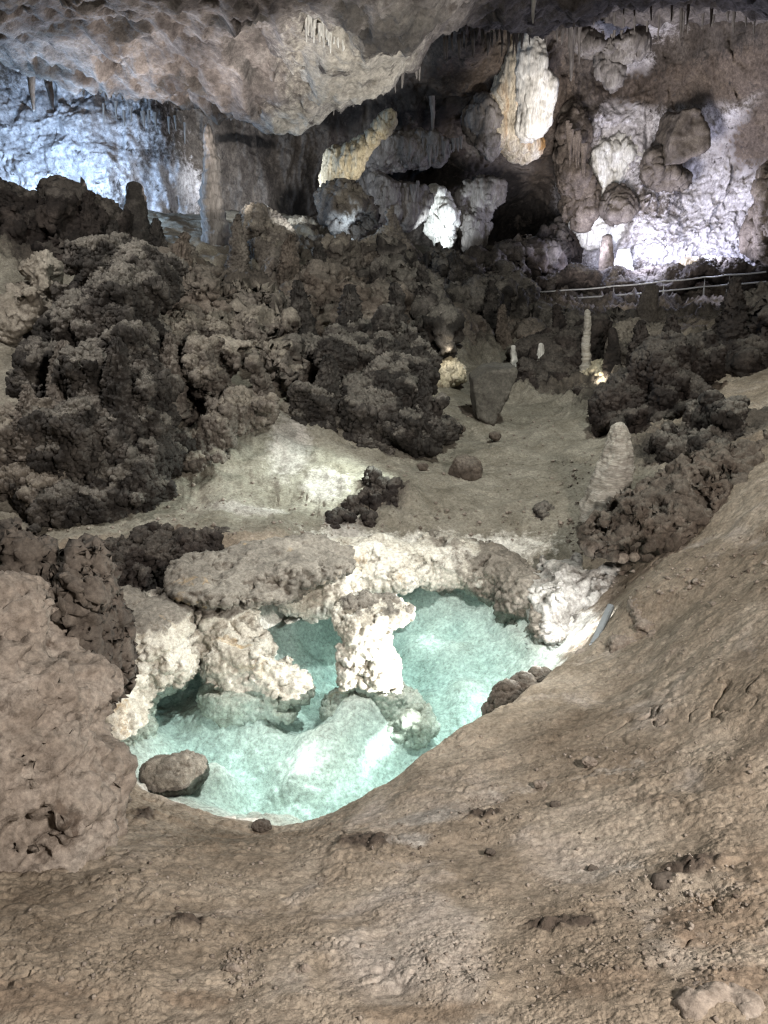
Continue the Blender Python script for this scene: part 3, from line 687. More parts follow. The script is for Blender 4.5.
MOUNDS = [
 ('black_popcorn_mound', [B(655,385,9.4,44,40,.6), B(622,405,9.2,24,36,.45), B(690,365,9.6,22,26,.45), B(640,430,8.8,36,22,.4), B(665,425,8.8,30,20,.4)], 'black', 'wide black popcorn mound in the middle right behind the banded stalagmite'),
 ('black_popcorn_mound', [B(722,440,7.6,30,34,.4), B(690,458,7.3,28,26,.35), B(735,420,7.8,18,22,.35)], 'dark', 'brown black popcorn mound on top of the broken ledge nearest the right bank'),
 ('black_popcorn_mound', [B(755,338,10.8,30,44,.7), B(782,322,11,30,42,.7), B(735,365,10.4,22,20,.5)], 'black', 'tall black popcorn mound cut off by the right edge of the picture'),
 ('black_popcorn_mound', [B(560,372,12.6,38,30,.7), B(525,388,12.2,34,22,.6), B(586,352,12.8,20,34,.6), B(545,355,13,30,25,.6), B(500,398,11.8,24,14,.5)], 'black', 'black popcorn mound just behind the tilted slab'),
 ('popcorn_bush', [B(590,402,10.6,9,11,.2)], 'black', 'tiny black popcorn lump alone on the pale floor between two black mounds'),
 ('black_popcorn_mound', [B(66,225,12.4,24,42,.7), B(92,240,12.4,26,32,.7), B(42,258,12.2,26,22,.6), B(70,265,12.0,50,30,.7), B(115,255,12.3,22,30,.6)], 'black', 'jagged black popcorn mound in front of the blue lit wall at upper left'),
 ('black_popcorn_mound', [B(8,222,12.0,28,32,.6), B(-25,214,12,50,40,.7), B(32,232,12.1,22,22,.5)], 'black', 'low black popcorn mound at the left edge beneath the blue lit wall'),
 ('popcorn_tower', [B(118,490,7.0,48,40,.4), B(95,440,7.3,60,48,.5), B(128,390,7.7,48,50,.5), B(120,330,8.3,42,48,.5), B(125,285,9.0,46,38,.6), B(60,500,6.9,52,30,.35), B(150,445,7.4,24,45,.35)], 'dark', 'huge dark popcorn tower standing over the left ledge'),
 ('popcorn_mound', [B(20,440,7.2,42,36,.4), B(35,480,6.9,46,26,.35), B(-15,480,7,40,50,.4)], 'grey', 'greyish knobbly mound between the dark tower and the left edge'),
 ('popcorn_mound', [B(65,330,9.0,26,44,.5), B(40,375,8.4,34,26,.4), B(75,370,8.6,22,30,.4)], 'dark', 'dark knobbly mound left of the huge tower beside a smooth brown slide'),
 ('popcorn_mound', [B(216,430,7.9,28,26,.3), B(205,455,7.6,22,16,.25)], 'grey', 'low grey knobbly mound between the tower and the pale lit slide'),
 ('popcorn_mound', [B(210,370,8.6,36,38,.5), B(238,400,8.3,24,26,.4), B(188,335,9.2,30,30,.5)], 'grey', 'grey brown knobbly mound right of the huge dark tower'),
 ('popcorn_mound', [B(175,280,11.2,44,34,.7), B(225,262,12.5,44,34,.8), B(205,305,10.6,40,30,.6)], 'brown', 'brown knobbly mound below the tall ringed stalagmite'),
 ('popcorn_mound', [B(262,345,10.0,32,38,.6), B(285,375,9.5,28,30,.5), B(258,310,10.8,34,26,.6)], 'grey', 'pale grey knobbly mound left of the great central mound'),
 ('popcorn_mound', [B(375,405,9.2,58,48,.7), B(340,370,9.8,52,46,.7), B(385,360,10.2,50,46,.8), B(415,430,8.8,32,30,.5), B(360,445,8.6,34,22,.4), B(320,415,9.1,36,30,.5)], 'dark', 'great dark central popcorn mound above the pale lit slide'),
 ('pale_shelf', [B(222,346,8.75,34,8,.3), B(200,352,8.7,20,8,.3), B(245,352,8.7,16,9,.25)], 'sandpale', 'smooth pale tan shelf among the dark mounds right of the huge tower'),
 ('pale_shelf', [B(165,270,10.6,18,10,.3), B(182,262,10.8,14,10,.3)], 'sandpale', 'small pale tan shelf just above the huge dark tower'),
 ('pale_shelf', [B(40,290,9.6,30,30,.3), B(20,320,9.2,28,30,.3)], 'sandpale', 'broad pale tan bank of rock at the left edge above the dark mounds'),
 ('popcorn_mound', [B(320,300,12.6,44,34,.8), B(360,315,12.2,40,36,.8), B(300,330,11.5,30,28,.7)], 'brown', 'brown knobbly mound above the great central mound'),
 ('popcorn_mound', [B(415,315,13.0,34,36,.8), B(395,285,14.2,30,32,.8), B(432,345,12.2,20,24,.6)], 'dark', 'dark knobbly mound left of the slab and behind the great central mound'),
 ('knobbly_block', [B(268,262,13.2,18,24,.4), B(262,230,13.6,22,16,.4), B(285,240,13.5,14,12,.3)], 'grey', 'pale knobbly block with a light front standing right of the ringed stalagmite'),
 ('rounded_rock', [B(341,262,14.6,24,22,.5)], 'grey', 'rounded grey rock below the little blue lit gap'),
 ('pointed_rock', [B(382,255,15.0,22,34,.6), B(385,225,15.2,8,22,.3)], 'grey', 'pointed grey knobbly rock right of the little blue lit gap'),
 ('rounded_rock', [B(344,212,16.5,22,26,.6)], 'grey', 'rounded grey rock under the curved cream drapery'),
 ('popcorn_mound', [B(470,310,16.5,36,34,1.0), B(445,290,17,26,40,.9), B(505,300,17,26,22,.8)], 'dark', 'dark knobbly mound below the blue white column'),
 ('popcorn_mound', [B(480,345,15.0,40,16,.8), B(455,335,14.5,22,20,.7), B(515,338,15,30,16,.7)], 'brown', 'low brown terrace of knobbly rock behind the tilted slab'),
 ('popcorn_mound', [B(575,335,15.8,45,16,.9), B(615,337,15.2,40,14,.8), B(540,332,16.0,30,16,.8)], 'dark', 'dark knobbly bank under the left part of the handrail'),
 ('popcorn_mound', [B(690,335,15.0,50,14,.8), B(740,328,14.9,40,14,.8), B(655,340,14.4,30,14,.7)], 'brown', 'brown knobbly bank under the right part of the handrail'),
 ('popcorn_mound', [B(630,345,12.8,34,16,.6), B(600,352,12.9,20,16,.5), B(655,350,12.4,24,14,.5)], 'grey', 'low grey knobbly bank below the broad pale stalagmite'),
 ('popcorn_mound', [B(384,490,7.4,15,18,.2), B(372,510,7.15,13,12,.16)], 'black', 'black knobbly clump at the foot of the pale lit slide'),
 ('popcorn_mound', [B(345,520,7.0,22,10,.2), B(372,545,6.6,14,14,.2)], 'black', 'low black knobbly crust just above the far pool rim'),
 ('black_bank', [B(600,279,19.4,46,5,.6), B(650,278,19.2,40,6,.6), B(710,276,18.8,46,6,.6), B(760,272,18.6,30,6,.6), B(560,284,19.4,30,8,.6)], 'black', 'low black bank at the foot of the white lit wall behind the handrail'),
 ('popcorn_mound', [B(535,262,21.5,36,18,1.), B(500,275,20.5,30,16,.8), B(555,250,22.5,20,24,.8)], 'black', 'black rock mass in the deep dark hollow left of the white lit wall'),
 ('popcorn_bush', [B(548,520,7.0,16,6,.14), B(560,516,7.05,10,6,.1)], 'dark', 'low dark crust on the pale floor just left of the banded stalagmite'),
 ('crusted_wall', [B(150,575,5.9,60,30,.3), B(180,560,6.0,50,26,.3), B(115,580,5.8,40,34,.3)], 'black', 'shade-black crusted recess wall beneath the left ledge behind the white popcorn ledge'),  # shade of the cavity, put into the rock as black colour
]
for nm, bl, mt, lb in MOUNDS:
    Y = bl[0]['c'][1]
    if 7 < Y < 11.6 and bl[0]['c'][0] < .9 and nm != 'crusted_wall':
        for b in bl: b['r'] = b['r'] * np.array([.84, .9, .88]); b['c'] = b['c'] - [0, 0, .04 * b['r'][2]]
    h = max(.02, .0040 * Y); k = Y / 9
    D = [D_fbm(.22 * k, .7 * k, 5, .6), D_jag(.20 * k, .42 * k), D_hollow(.20 * k, .32 * k), D_knob(.045 * k, .075 * k, .5 * k), D_knob(.026 * k, .036 * k), D_fbm(.02 * k, .04 * k, 2)]
    g = 1.0 if Y < 10.4 else .55
    D[:3] = [D_fbm(.22 * k * g, .7 * k, 4, .5), D_jag(.26 * k * g, .5 * k, .6), D_hollow(.20 * k * g, .34 * k)]
    if Y < 10.4: D.insert(3, D_pits(.15 * k, .2 * k, .5))
    if mt in ('grey', 'brown'):
        D = [D_fbm(.26 * k * g, .8 * k, 5, .5), D_jag(.14 * k * g, .5 * k, .8), D_hollow(.24 * k * g, .4 * k), *([D_pits(.12 * k, .22 * k, .45), D_cracks(.08 * k, .3 * k, .08)] if Y < 10.4 else []), D_knob(.06 * k, .08 * k, .35 * k), D_knob(.018 * k, .035 * k), D_fbm(.015 * k, .05 * k, 3)]
    if min(b['r'].min() for b in bl) < .26:
        h *= .7; D = [D_fbm(.07, .3, 4, .6), D_jag(.05, .18), D_knob(.04, .06), D_knob(.02, .03)]
    if mt == 'sandpale': D = [D_fbm(.14 * k, .5 * k, 5), D_jag(.05 * k, .4 * k, .8), D_hollow(.05 * k, .3 * k), D_knob(.03 * k, .07 * k, .4 * k), D_fbm(.012 * k, .05 * k, 4)]
    rocky(nm, bl, M[mt], h, .012 * Y, warp=(.035 if Y < 10.4 else .022) * Y, wscale=.055 * Y, disp=D, label=lb, cat='rock mound' if nm != 'crusted_wall' else 'rock wall')

def slab(name, poly, Y, depth, mat, label, cat, h, tilt=.25, disp=None):
    """convex angular block: outline seen, distance, real thickness in metres"""
    P = np.array([at(x, y, Y) for x, y in poly]); c = P.mean(0)
    ext = np.array([np.abs(P[:, 0] - c[0]).max(), depth, np.abs(P[:, 2] - c[2]).max()]) + .25
    ax = [np.arange(c[i] - ext[i], c[i] + ext[i], h) for i in range(3)]
    G = np.stack(np.meshgrid(*ax, indexing='ij'), -1)
    d = np.full(G.shape[:3], -9.); n = len(P)
    for k in range(n):
        a, b = P[k], P[(k + 1) % n]; e = b - a; nn = np.array([e[2], 0, -e[0]]); nn /= np.linalg.norm(nn)
        if (c - a) @ nn > 0: nn = -nn
        d = np.maximum(d, (G - a) @ nn)
    d = np.maximum(d, np.abs(G[..., 1] - c[1] - tilt * (G[..., 2] - c[2]) + .15 * (G[..., 0] - c[0])) - depth / 2)
    v, q = nets(d.astype(F32), np.array([a[0] for a in ax]), h); v = relax(v, q, 2); v, q = subdiv(v, q); nn = vnormals(v, q)
    for f in disp or [D_fbm(.03, .4, 4), D_cracks(.03, .4, .05), D_fbm(.008, .06, 3)]: v = (v + nn * f(v, nn)[:, None]).astype(F32)
    o = link(name, v, q, mat, None, np.array([c[0], c[1], v[:, 2].min()])); return tag(o, label, cat)
slab('tilted_slab', [(470,378),(486,368),(515,364),(517,372),(503,398),(492,420),(474,414)], 10.0, .5, M['sandstone'], 'smooth flat tilted slab leaning against the black mound in the middle of the floor', 'boulder', .03)
rocky('floor_boulder', [B(466,472,7.95,16,17,.17), B(466,488,7.9,20,9,.18)], M['brown'], .022, .04, disp=[D_fbm(.04, .2, 4), D_pop(.035, .09), D_cracks(.02, .15, .06)], label='lone dark capped boulder on the pale floor behind the pool', cat='boulder')
for x, y, r, lb in [(423,466,6,'small dark stone on the floor left of the lone boulder'),(459,428,6,'small flat dark stone on the floor below the tilted slab'),(445,440,4,'tiny dark stone on the floor left of the flat dark stone'),(495,436,7,'low brown stone on the floor right of the flat dark stone'),(340,420,7,'pale stone stuck in the side of the great central mound')]:
    Y = gY(x, y + r) if x != 340 else 8.75
    rocky('floor_stone', [B(x, y, Y, r, r * .7, r * Y / 900)], M['brown'] if x != 340 else M['sandstone'], .012, .02, disp=D_fbm(.03, .1, 3), label=lb, cat='stone')
rocky('stone_bench', [B(440,368,11.8,22,11,.4), B(432,378,11.6,18,10,.35), B(452,376,11.7,10,9,.3)], M['paledrape'], .026, .03, warp=.08, wscale=.25, disp=[D_fbm(.06, .25, 4), D_jag(.04, .2), D_knob(.03, .06)], label='flat topped yellowish ledge glowing beside the tilted slab', cat='rock ledge')
rocky('stone_bench', [B(601,371,11.9,17,7,.35), B(604,383,11.7,15,9,.3)], M['paledrape'], .026, .03, warp=.08, wscale=.25, disp=[D_fbm(.06, .25, 4), D_jag(.04, .2), D_knob(.03, .06)], label='small yellow lit ledge between the two black mounds at the right', cat='rock ledge')

# --- stalagmites
SM = [((216,240,14.3),(209,124,14.6),.25,.03,'greydrape',10,.12,.2,.62,'tall ringed brown stalagmite under the low roof at upper left'),
 ((138,250,12.6),(133,181,12.7),.26,.06,'dark',6,.04,.10,.55,'dark smooth cone shaped stalagmite in front of the blue wall'),
 ((586,366,11.9),(588,309,12),.085,.035,'bands',9,.12,.3,.9,'slender pale knobbly stalagmite rising between the black mounds'),
 ((612,372,11.5),(613,327,11.6),.15,.04,'black',6,.08,.2,.9,'thin dark stalagmite right of the slender pale one'),
 ((647,322,15.6),(651,284,15.7),.24,.12,'grey',4,.05,.12,.8,'broad pale stalagmite standing by the handrail'),
 ((414,374,10.6),(417,343,10.6),.075,.05,'whitedrape',3,.05,.15,.7,'short white stalagmite glowing at the foot of the dark mound'),
 ((515,362,12.6),(513,345,12.6),.07,.03,'whitedrape',3,.08,.2,.8,'stubby pale stalagmite above the tilted slab, the left one of a pair'),
 ((540,362,12.3),(541,343,12.3),.08,.03,'whitedrape',3,.08,.2,.8,'stubby pale stalagmite above the tilted slab, the right one of a pair'),
 ((390,238,15),(392,205,15.1),.10,.04,'grey',4,.08,.15,.8,'thin grey stalagmite topping the pointed rock'),
 ((606,276,20.3),(607,234,20.4),.22,.10,'brown',4,.06,.2,.8,'short brown stalagmite against the white lit wall at the right'),
 ((624,274,20.0),(623,248,20.0),.26,.10,'whitedrape',3,.05,.15,.6,'short pale cone at the foot of the white lit wall'),
]
for b, t, r0, r1, mt, rg, ra, nz, pf, lb in SM:
    tag(spike('stalagmite', at(*b) - [0, 0, .1], at(*t), r0, r1, M[mt], rg, ra, nz, 80, 32, .03, pf, seed=b[0] * .1, grain=.10), lb, 'stalagmite')

SPIRES = [(40,262,210,12.2,16,'black'),(92,262,198,12.1,15,'black'),(112,275,228,11.4,13,'dark'),(160,262,226,12.2,12,'dark'),(182,300,240,10.9,16,'brown'),(238,262,222,13,11,'grey'),(292,300,242,12.6,15,'brown'),(318,300,248,12.4,12,'dark'),(302,350,288,10.9,17,'dark'),(350,345,292,10.9,17,'dark'),
 (398,350,290,11.5,15,'dark'),(425,330,272,13,13,'dark'),(455,300,258,16.6,13,'dark'),(490,330,288,15.4,11,'dark'),(505,345,312,14.4,9,'brown'),(560,345,312,13.6,11,'black'),(640,380,328,10.1,15,'black'),(668,370,322,10,14,'black'),(735,330,284,11,15,'black'),(80,330,282,9.3,18,'dark'),(140,330,268,8.9,18,'dark'),(120,420,345,7.5,20,'dark'),(60,410,348,7.9,18,'grey'),(170,400,340,8.4,16,'grey'),(330,420,362,9.2,18,'dark'),(385,400,345,9.6,16,'dark'),(425,420,378,9.0,12,'dark'),(25,440,392,7.3,16,'grey')]
wd = {'black': 'black', 'dark': 'dark', 'brown': 'brown', 'grey': 'grey'}
for k, (x, yb, yt, Y, hw, mt) in enumerate(SPIRES):
    g = mpp(x, yb, Y)
    where = ('far left, beneath the blue lit wall' if x < 120 and yb < 280 else 'on the huge tower at left' if x < 190 and yb > 280 else 'on the ridge below the tall ringed stalagmite' if x < 260 else 'on the great central mass' if x < 440 else 'in the middle distance below the handrail' if x < 600 else 'on the black mounds at right')
    o = spike('popcorn_spire', at(x, yb, Y - .35) - [0, 0, .15], at(x + random.uniform(-4, 4), yt - 8, Y - .25), hw * g, hw * g * .12, M[mt], 7, .06, .3, 110, 56, .05, .75, seed=k * 3.1 + 1, grain=.34)
    tag(o, 'ragged ' + wd[mt] + ' popcorn spire ' + where, 'rock spire', 'ragged ' + wd[mt] + ' popcorn spires ' + where.split(',')[0])
# --- draperies, columns and blocks on the back wall
FAR = [D_fbm(.18, .6, 4), D_flute(.14, .3, .3), D_knob(.05, .13), D_fbm(.03, .1, 3)]
def far(nm, bl, mt, lb, cat, h=.07, k=.2, D=FAR, warp=.22): return rocky(nm, bl, M[mt], h, k, warp=warp, wscale=1.0, disp=D, label=lb, cat=cat)
DRAP = [D_fbm(.14, .7, 3), D_flute(.10, .38, .16), D_flute(.05, .13, .18), D_fbm(.02, .1, 3)]
far('orange_drapery', [B(516,62,20.6,9,24,.35), B(508,95,20.7,13,28,.35), B(510,128,20.8,18,18,.35), B(522,146,20.9,20,12,.35)], 'drape', 'orange stained flowstone beside the tall white drapery', 'flowstone', .055, .2, DRAP, .12)
far('white_drapery', [B(533,46,20.2,5,14,.2), B(534,70,20.2,10,24,.25), B(533,100,20.2,14,26,.28), B(528,122,20.3,13,18,.28), B(542,100,20.3,10,26,.25)], 'whitedrape', 'tall white flowstone drapery narrowing to a point at the top', 'flowstone', .055, .15, DRAP, .10)
far('curved_drapery', [B(386,118,17.8,6,6,.25), B(380,126,17.8,7,7,.25), B(371,137,17.7,5,8,.25), B(360,148,17.7,8,9,.25), B(349,159,17.6,13,13,.25), B(338,166,17.6,12,16,.22), B(331,172,17.6,7,16,.18), B(327,188,17.6,3.5,14,.13), B(336,190,17.6,3.5,12,.13), B(352,170,17.6,8,7,.2)], 'paledrape', 'cream drapery curving down like a hanging bridge in the dark middle', 'flowstone', .035, .08, [D_fbm(.08, .4, 4), D_flute(.08, .16, .2), D_flute(.03, .06, .2), D_fbm(.02, .07, 3)], .08)
far('white_lumps', [B(262,214,14.2,7,8,.2), B(270,222,14.2,8,6,.2), B(276,228,14.1,6,5,.2)], 'whitedrape', 'small white lumps on the skyline right of the ringed stalagmite', 'flowstone', .03, .05, [D_fbm(.06, .25, 4), D_knob(.04, .09), D_fbm(.02, .06, 3)], .05)
far('lit_crust', [B(338,243,16.0,8,6,.3), B(348,243,16.0,9,6,.3), B(357,247,16.0,6,6,.3)], 'whitedrape', 'small blue white crust glowing in the gap above the rounded grey rock', 'flowstone', .04, .06, [D_fbm(.06, .25, 4), D_knob(.04, .09)], .06)
far('lit_column', [B(436,200,21.5,9,9,.4), B(446,215,21.4,13,16,.5), B(441,236,21.4,10,16,.45)], 'whitedrape', 'small blue white lit column in the dark middle of the back wall', 'flowstone', .06, .15)
far('fluted_curtain', [B(475,208,21.8,18,22,.5), B(490,195,21.8,14,12,.4), B(470,228,21.6,16,18,.5)], 'greydrape', 'grey fluted curtain right of the blue white column', 'flowstone')
far('white_dome', [B(612,168,21.75,26,30,.5), B(600,195,21.75,28,26,.5), B(630,190,21.75,24,28,.45), B(612,222,21.7,36,26,.5)], 'whitedrape', 'white flowstone dome on the right wall above a brown boulder', 'flowstone', .07, .25)
far('brown_boulder', [B(622,204,20.75,12,15,.4), B(616,213,20.75,9,9,.35)], 'umber', 'round brown boulder in front of the white flowstone dome', 'boulder', .06)
slab('brown_block', [(672,112),(690,112),(697,135),(698,152),(680,160),(660,168),(664,135)], 20.2, 1.3, M['umber'], 'big square brown block sticking out high on the right wall', 'boulder', .07, 0, [D_fbm(.12, .7, 4), D_pits(.12, .5), D_fbm(.03, .12, 3)])
far('brown_boulder', [B(668,176,20.5,16,10,.4), B(653,168,20.5,9,14,.4)], 'umber', 'brown boulder tucked under the big square block', 'boulder', .06)
far('rock_nose', [B(768,225,18.8,14,20,.6), B(782,195,18.4,18,28,.7), B(766,250,18.8,10,12,.4)], 'brown', 'brown rock nose closing off the white wall at the right edge', 'rock')
far('cream_rock', [B(700,264,18.9,10,6,.35), B(688,262,18.9,6,5,.3)], 'drape', 'low cream rock at the foot of the white wall above the handrail', 'rock', .05, .1, [D_fbm(.06, .3, 4), D_fbm(.02, .08, 3)], .08)
far('flowstone_flank', [B(578,170,21.35,12,40,.5), B(570,145,21.4,12,34,.5), B(584,205,21.3,10,20,.4)], 'brown', 'brown ribbed flowstone flank left of the white dome', 'flowstone')
far('hanging_curtain', [B(400,150,20.2,40,10,.4), B(420,146,20.3,36,10,.4), B(385,152,20.2,20,12,.4)], 'greydrape', 'grey curtain row hanging across the dark middle recess', 'flowstone')
far('hanging_curtain', [B(398,205,20.6,34,22,.6), B(380,195,20.4,20,24,.5)], 'greydrape', 'lower grey curtain wall behind the pointed rock', 'flowstone')
far('pale_bracket', [B(600,42,19.6,26,5,.4), B(628,47,19.6,16,10,.4), B(612,68,19.8,8,14,.3)], 'greydrape', 'pale arched bracket of flowstone beneath the upper right roof', 'flowstone')
far('grey_buttress', [B(492,135,20.8,10,26,.4), B(482,120,21,12,20,.4)], 'greydrape', 'grey leaning buttress left of the orange stained flowstone', 'flowstone')

# --- stalactites: big single ones, then the fringes
ST = [((32,80,14.4),(34,112,14.4),.075,.012,'greydrape','thick grey stalactite hanging before the blue wall, the left one of two'),
 ((47,76,14.5),(53,110,14.5),.085,.015,'black','thick black stalactite hanging before the blue wall, the right one of two'),
 ((534,-8,15.5),(533,24,15.5),.06,.012,'whitedrape','bright white stalactite at the top edge above the white drapery'),
 ((575,-8,16),(574,30,16),.035,.01,'greydrape','thin bluish stalactite at the top edge right of the bright white one'),
 ((634,20,19.5),(633,52,19.5),.05,.012,'black','long thin dark stalactite under the upper right roof'),
 ((681,5,17.5),(680,42,17.5),.045,.01,'greydrape','long thin grey stalactite at the upper right'),
 ((571,22,19.2),(571,82,19.2),.085,.02,'greydrape','longest stalactite hanging right of the white drapery'),
 ((579,25,19.3),(579,65,19.3),.05,.01,'greydrape','short stalactite close beside the longest one'),
 ((432,105,20),(433,135,20),.07,.015,'greydrape','single stalactite hanging in the dark middle recess'),
]
for b, t, r0, r1, mt, lb in ST:
    tag(spike('stalactite', at(*b) + [0, 0, .15], at(*t), r0, r1, M[mt], 6, .04, .12, 40, 14, .02, .8, seed=b[0] * .3), lb, 'stalactite')
def fringe(n, x0, y0, x1, y1, Y0, Y1, lmin, lmax, r, mt, label, group, wig=4):
    for k in range(n):
        t = (k + random.uniform(.1, .9)) / n
        x = x0 + (x1 - x0) * t; y = y0 + (y1 - y0) * t + random.uniform(-wig, wig); Y = Y0 + (Y1 - Y0) * t
        L = random.uniform(lmin, lmax)
        tag(spike('stalactite', at(x, y, Y) + [0, 0, .12], at(x + random.uniform(-1, 1), y + L, Y), r * random.uniform(.6, 1.3), .008, M[mt], 5, .04, .12, 16, 9, .03, .8, seed=k * 1.7 + x0), label, 'stalactite', group)
fringe(26, 72, 92, 205, 101, 14.8, 15.7, 1, 7, .03, 'dark', 'short dark stalactite in the fringe along the low left roof', 'stalactites fringing the low left roof')
fringe(16, 305, 24, 345, 42, 12.4, 12.8, 3, 16, .022, 'whitedrape', 'thin white stalactite in the cluster on the pale roof', 'thin white stalactites on the pale roof')
fringe(22, 382, 150, 462, 146, 19.9, 19.9, 6, 18, .05, 'greydrape', 'grey stalactite in the row across the dark middle recess', 'stalactites of the middle recess')
fringe(14, 545, 30, 640, 44, 19.3, 19.3, 5, 20, .04, 'greydrape', 'grey stalactite in the row under the upper right roof', 'stalactites under the upper right roof')
fringe(14, 372, 195, 420, 190, 20.1, 20.2, 10, 26, .055, 'greydrape', 'grey stalactite ribbing the lower curtain wall', 'stalactites of the lower curtain')
fringe(10, 540, 0, 720, 10, 17, 17, 6, 18, .03, 'black', 'thin dark stalactite along the very top of the cave roof', 'thin dark stalactites at the top')
fringe(9, 566, 130, 585, 150, 20.4, 20.4, 14, 34, .06, 'brown', 'brown rib of stalactite left of the white dome', 'brown stalactites left of the white dome')
fringe(10, 100, 108, 190, 130, 16.6, 17.5, 6, 16, .04, 'greydrape', 'grey stalactite against the blue lit wall', 'stalactites against the blue wall')

fringe(14, 208, 100, 296, 124, 15.7, 16.3, 2, 12, .04, 'greydrape', 'grey stalactite under the lip of the pale roof above the ringed stalagmite', 'stalactites under the lip of the pale roof')
fringe(16, 300, 118, 425, 72, 16.2, 15.0, 2, 13, .035, 'greydrape', 'grey stalactite on the right hand lip of the pale roof', 'stalactites on the right hand lip of the roof')
fringe(18, 440, 42, 530, 34, 18.5, 18.5, 4, 22, .04, 'greydrape', 'grey stalactite in the dark left of the white drapery top', 'stalactites left of the white drapery')
fringe(16, 590, 22, 760, 18, 18.6, 17.2, 3, 20, .035, 'greydrape', 'grey stalactite under the roof at the upper right corner', 'stalactites at the upper right corner')
# --- handrail: posts and rails along the far trail
RP = [(520,304,292,18.6),(566,305,290,18.5),(614,303,286,18.4),(664,299,281,18.2),(705,294,277,18.0),(726,293,275,17.9),(772,289,271,17.6)]
hr = thing('handrail', 'thin grey metal handrail with two rails running along the far trail', 'handrail', at(614, 303, 18.4))
hr_loc = np.array(hr['_loc'])
for k, (x, yb, yt, Y) in enumerate(RP):
    p0, p1 = at(x, yb, Y), at(x + (4 if x == 726 else 0), yt, Y)
    o = spike('post', p0 - [0, 0, .5], p1, .022, .022, M['metal'], 1, 0, 0, 4, 10, 0, 1, None); o.parent = hr; o.location = np.array(o.location) - hr_loc
def tube(name, pts, r, mat, parent, nu=8):
    P = np.array(pts); n = len(P); V = []
    for k in range(n):
        d = P[min(k + 1, n - 1)] - P[max(k - 1, 0)]; d /= np.linalg.norm(d); s = np.cross(d, [0, 0, 1]); s /= np.linalg.norm(s); u = np.cross(s, d)
        V += [P[k] + r * (math.cos(a) * s + math.sin(a) * u) for a in np.arange(nu) / nu * 2 * np.pi]
    q = [[k * nu + j, k * nu + (j + 1) % nu, (k + 1) * nu + (j + 1) % nu, (k + 1) * nu + j] for k in range(n - 1) for j in range(nu)]
    return link(name, V, q, mat, parent, np.array(parent['_loc']) if parent is not None else None)
for f in (0.0, .55):
    pts = []
    for a, b in zip(RP[:-1], RP[1:]):
        for t in np.linspace(0, 1, 8, endpoint=False):
            y = (a[2] + (b[2] - a[2]) * t) * (1 - f) + f * (a[1] + (b[1] - a[1]) * t) + (.8 if f == 0 else .4) * math.sin(math.pi * t)
            pts.append(at(a[0] + (b[0] - a[0]) * t, y, a[3] + (b[3] - a[3]) * t))
    tube('rail', pts, .017, M['metal'], hr)

# --- loose stones on the near bank
ROCKS = [(305,975,9,15,'pale upright pebble near the bottom, the upper one of a touching pair'),(307,994,9,8,'pale round pebble near the bottom, the lower one of a touching pair'),(60,968,10,7,'grey angular pebble on the mud at the lower left'),
 (232,970,9,7,'pale flat pebble left of a small cluster of crumbs'),(152,995,7,5,'pale pebble at the bottom between the lower left pebble and the crumb cluster'),(134,910,7,5,'small stone below the big tan boulder'),(490,852,6,4,'small stone on the open mud right of the round dark stain'),(541,785,7,5,'small stone on the bank right of the pale patch'),
 (690,938,9,5,'pinkish flat stone beside the dark clod at the lower right'),(590,762,7,5,'pale stone on the ridge of the right bank'),(593,870,6,4,'small dark stone left of the dark clod'),(555,805,6,4,'dark crumb stone below the bank ridge'),(660,985,7,5,'pale stone near the bottom left of the corner block'),(262,826,10,6,'brown clod lying on the near shore of the pool')]
for x, y, rx, ry, lb in ROCKS:
    Y = gY(x, y + ry * .4)
    rocky('pebble', [B(x, y, Y, rx, ry, rx * Y / 900)], M['tan'] if 'dark' not in lb and 'brown' not in lb else M['umber'], max(.004, rx * Y / 6500), .01, disp=[D_fbm(.012, .04, 3), D_fbm(.004, .012, 3)], pad=.05, label=lb, cat='stone')
rocky('clod', [B(678,884,gY(678,888),24,9,.05), B(668,886,gY(668,890),14,7,.04)], M['umber'], .009, .02, disp=[D_fbm(.02, .08, 4), D_pop(.014, .03)], pad=.08, label='dark brown earth clod on the mud at the lower right', cat='clod')
rocky('corner_block', [B(705,1012,gY(705,1008),34,24,.07), B(742,1030,gY(742,1020),26,30,.08), B(690,1035,gY(690,1030),30,24,.07)], M['tan'], .012, .03, warp=.03, wscale=.12, disp=[D_fbm(.02, .15, 4), D_jag(.02, .15, 1.2), D_cracks(.015, .12, .05), D_fbm(.006, .03, 4)], pad=.1, label='smooth brown block at the bottom right corner', cat='boulder')
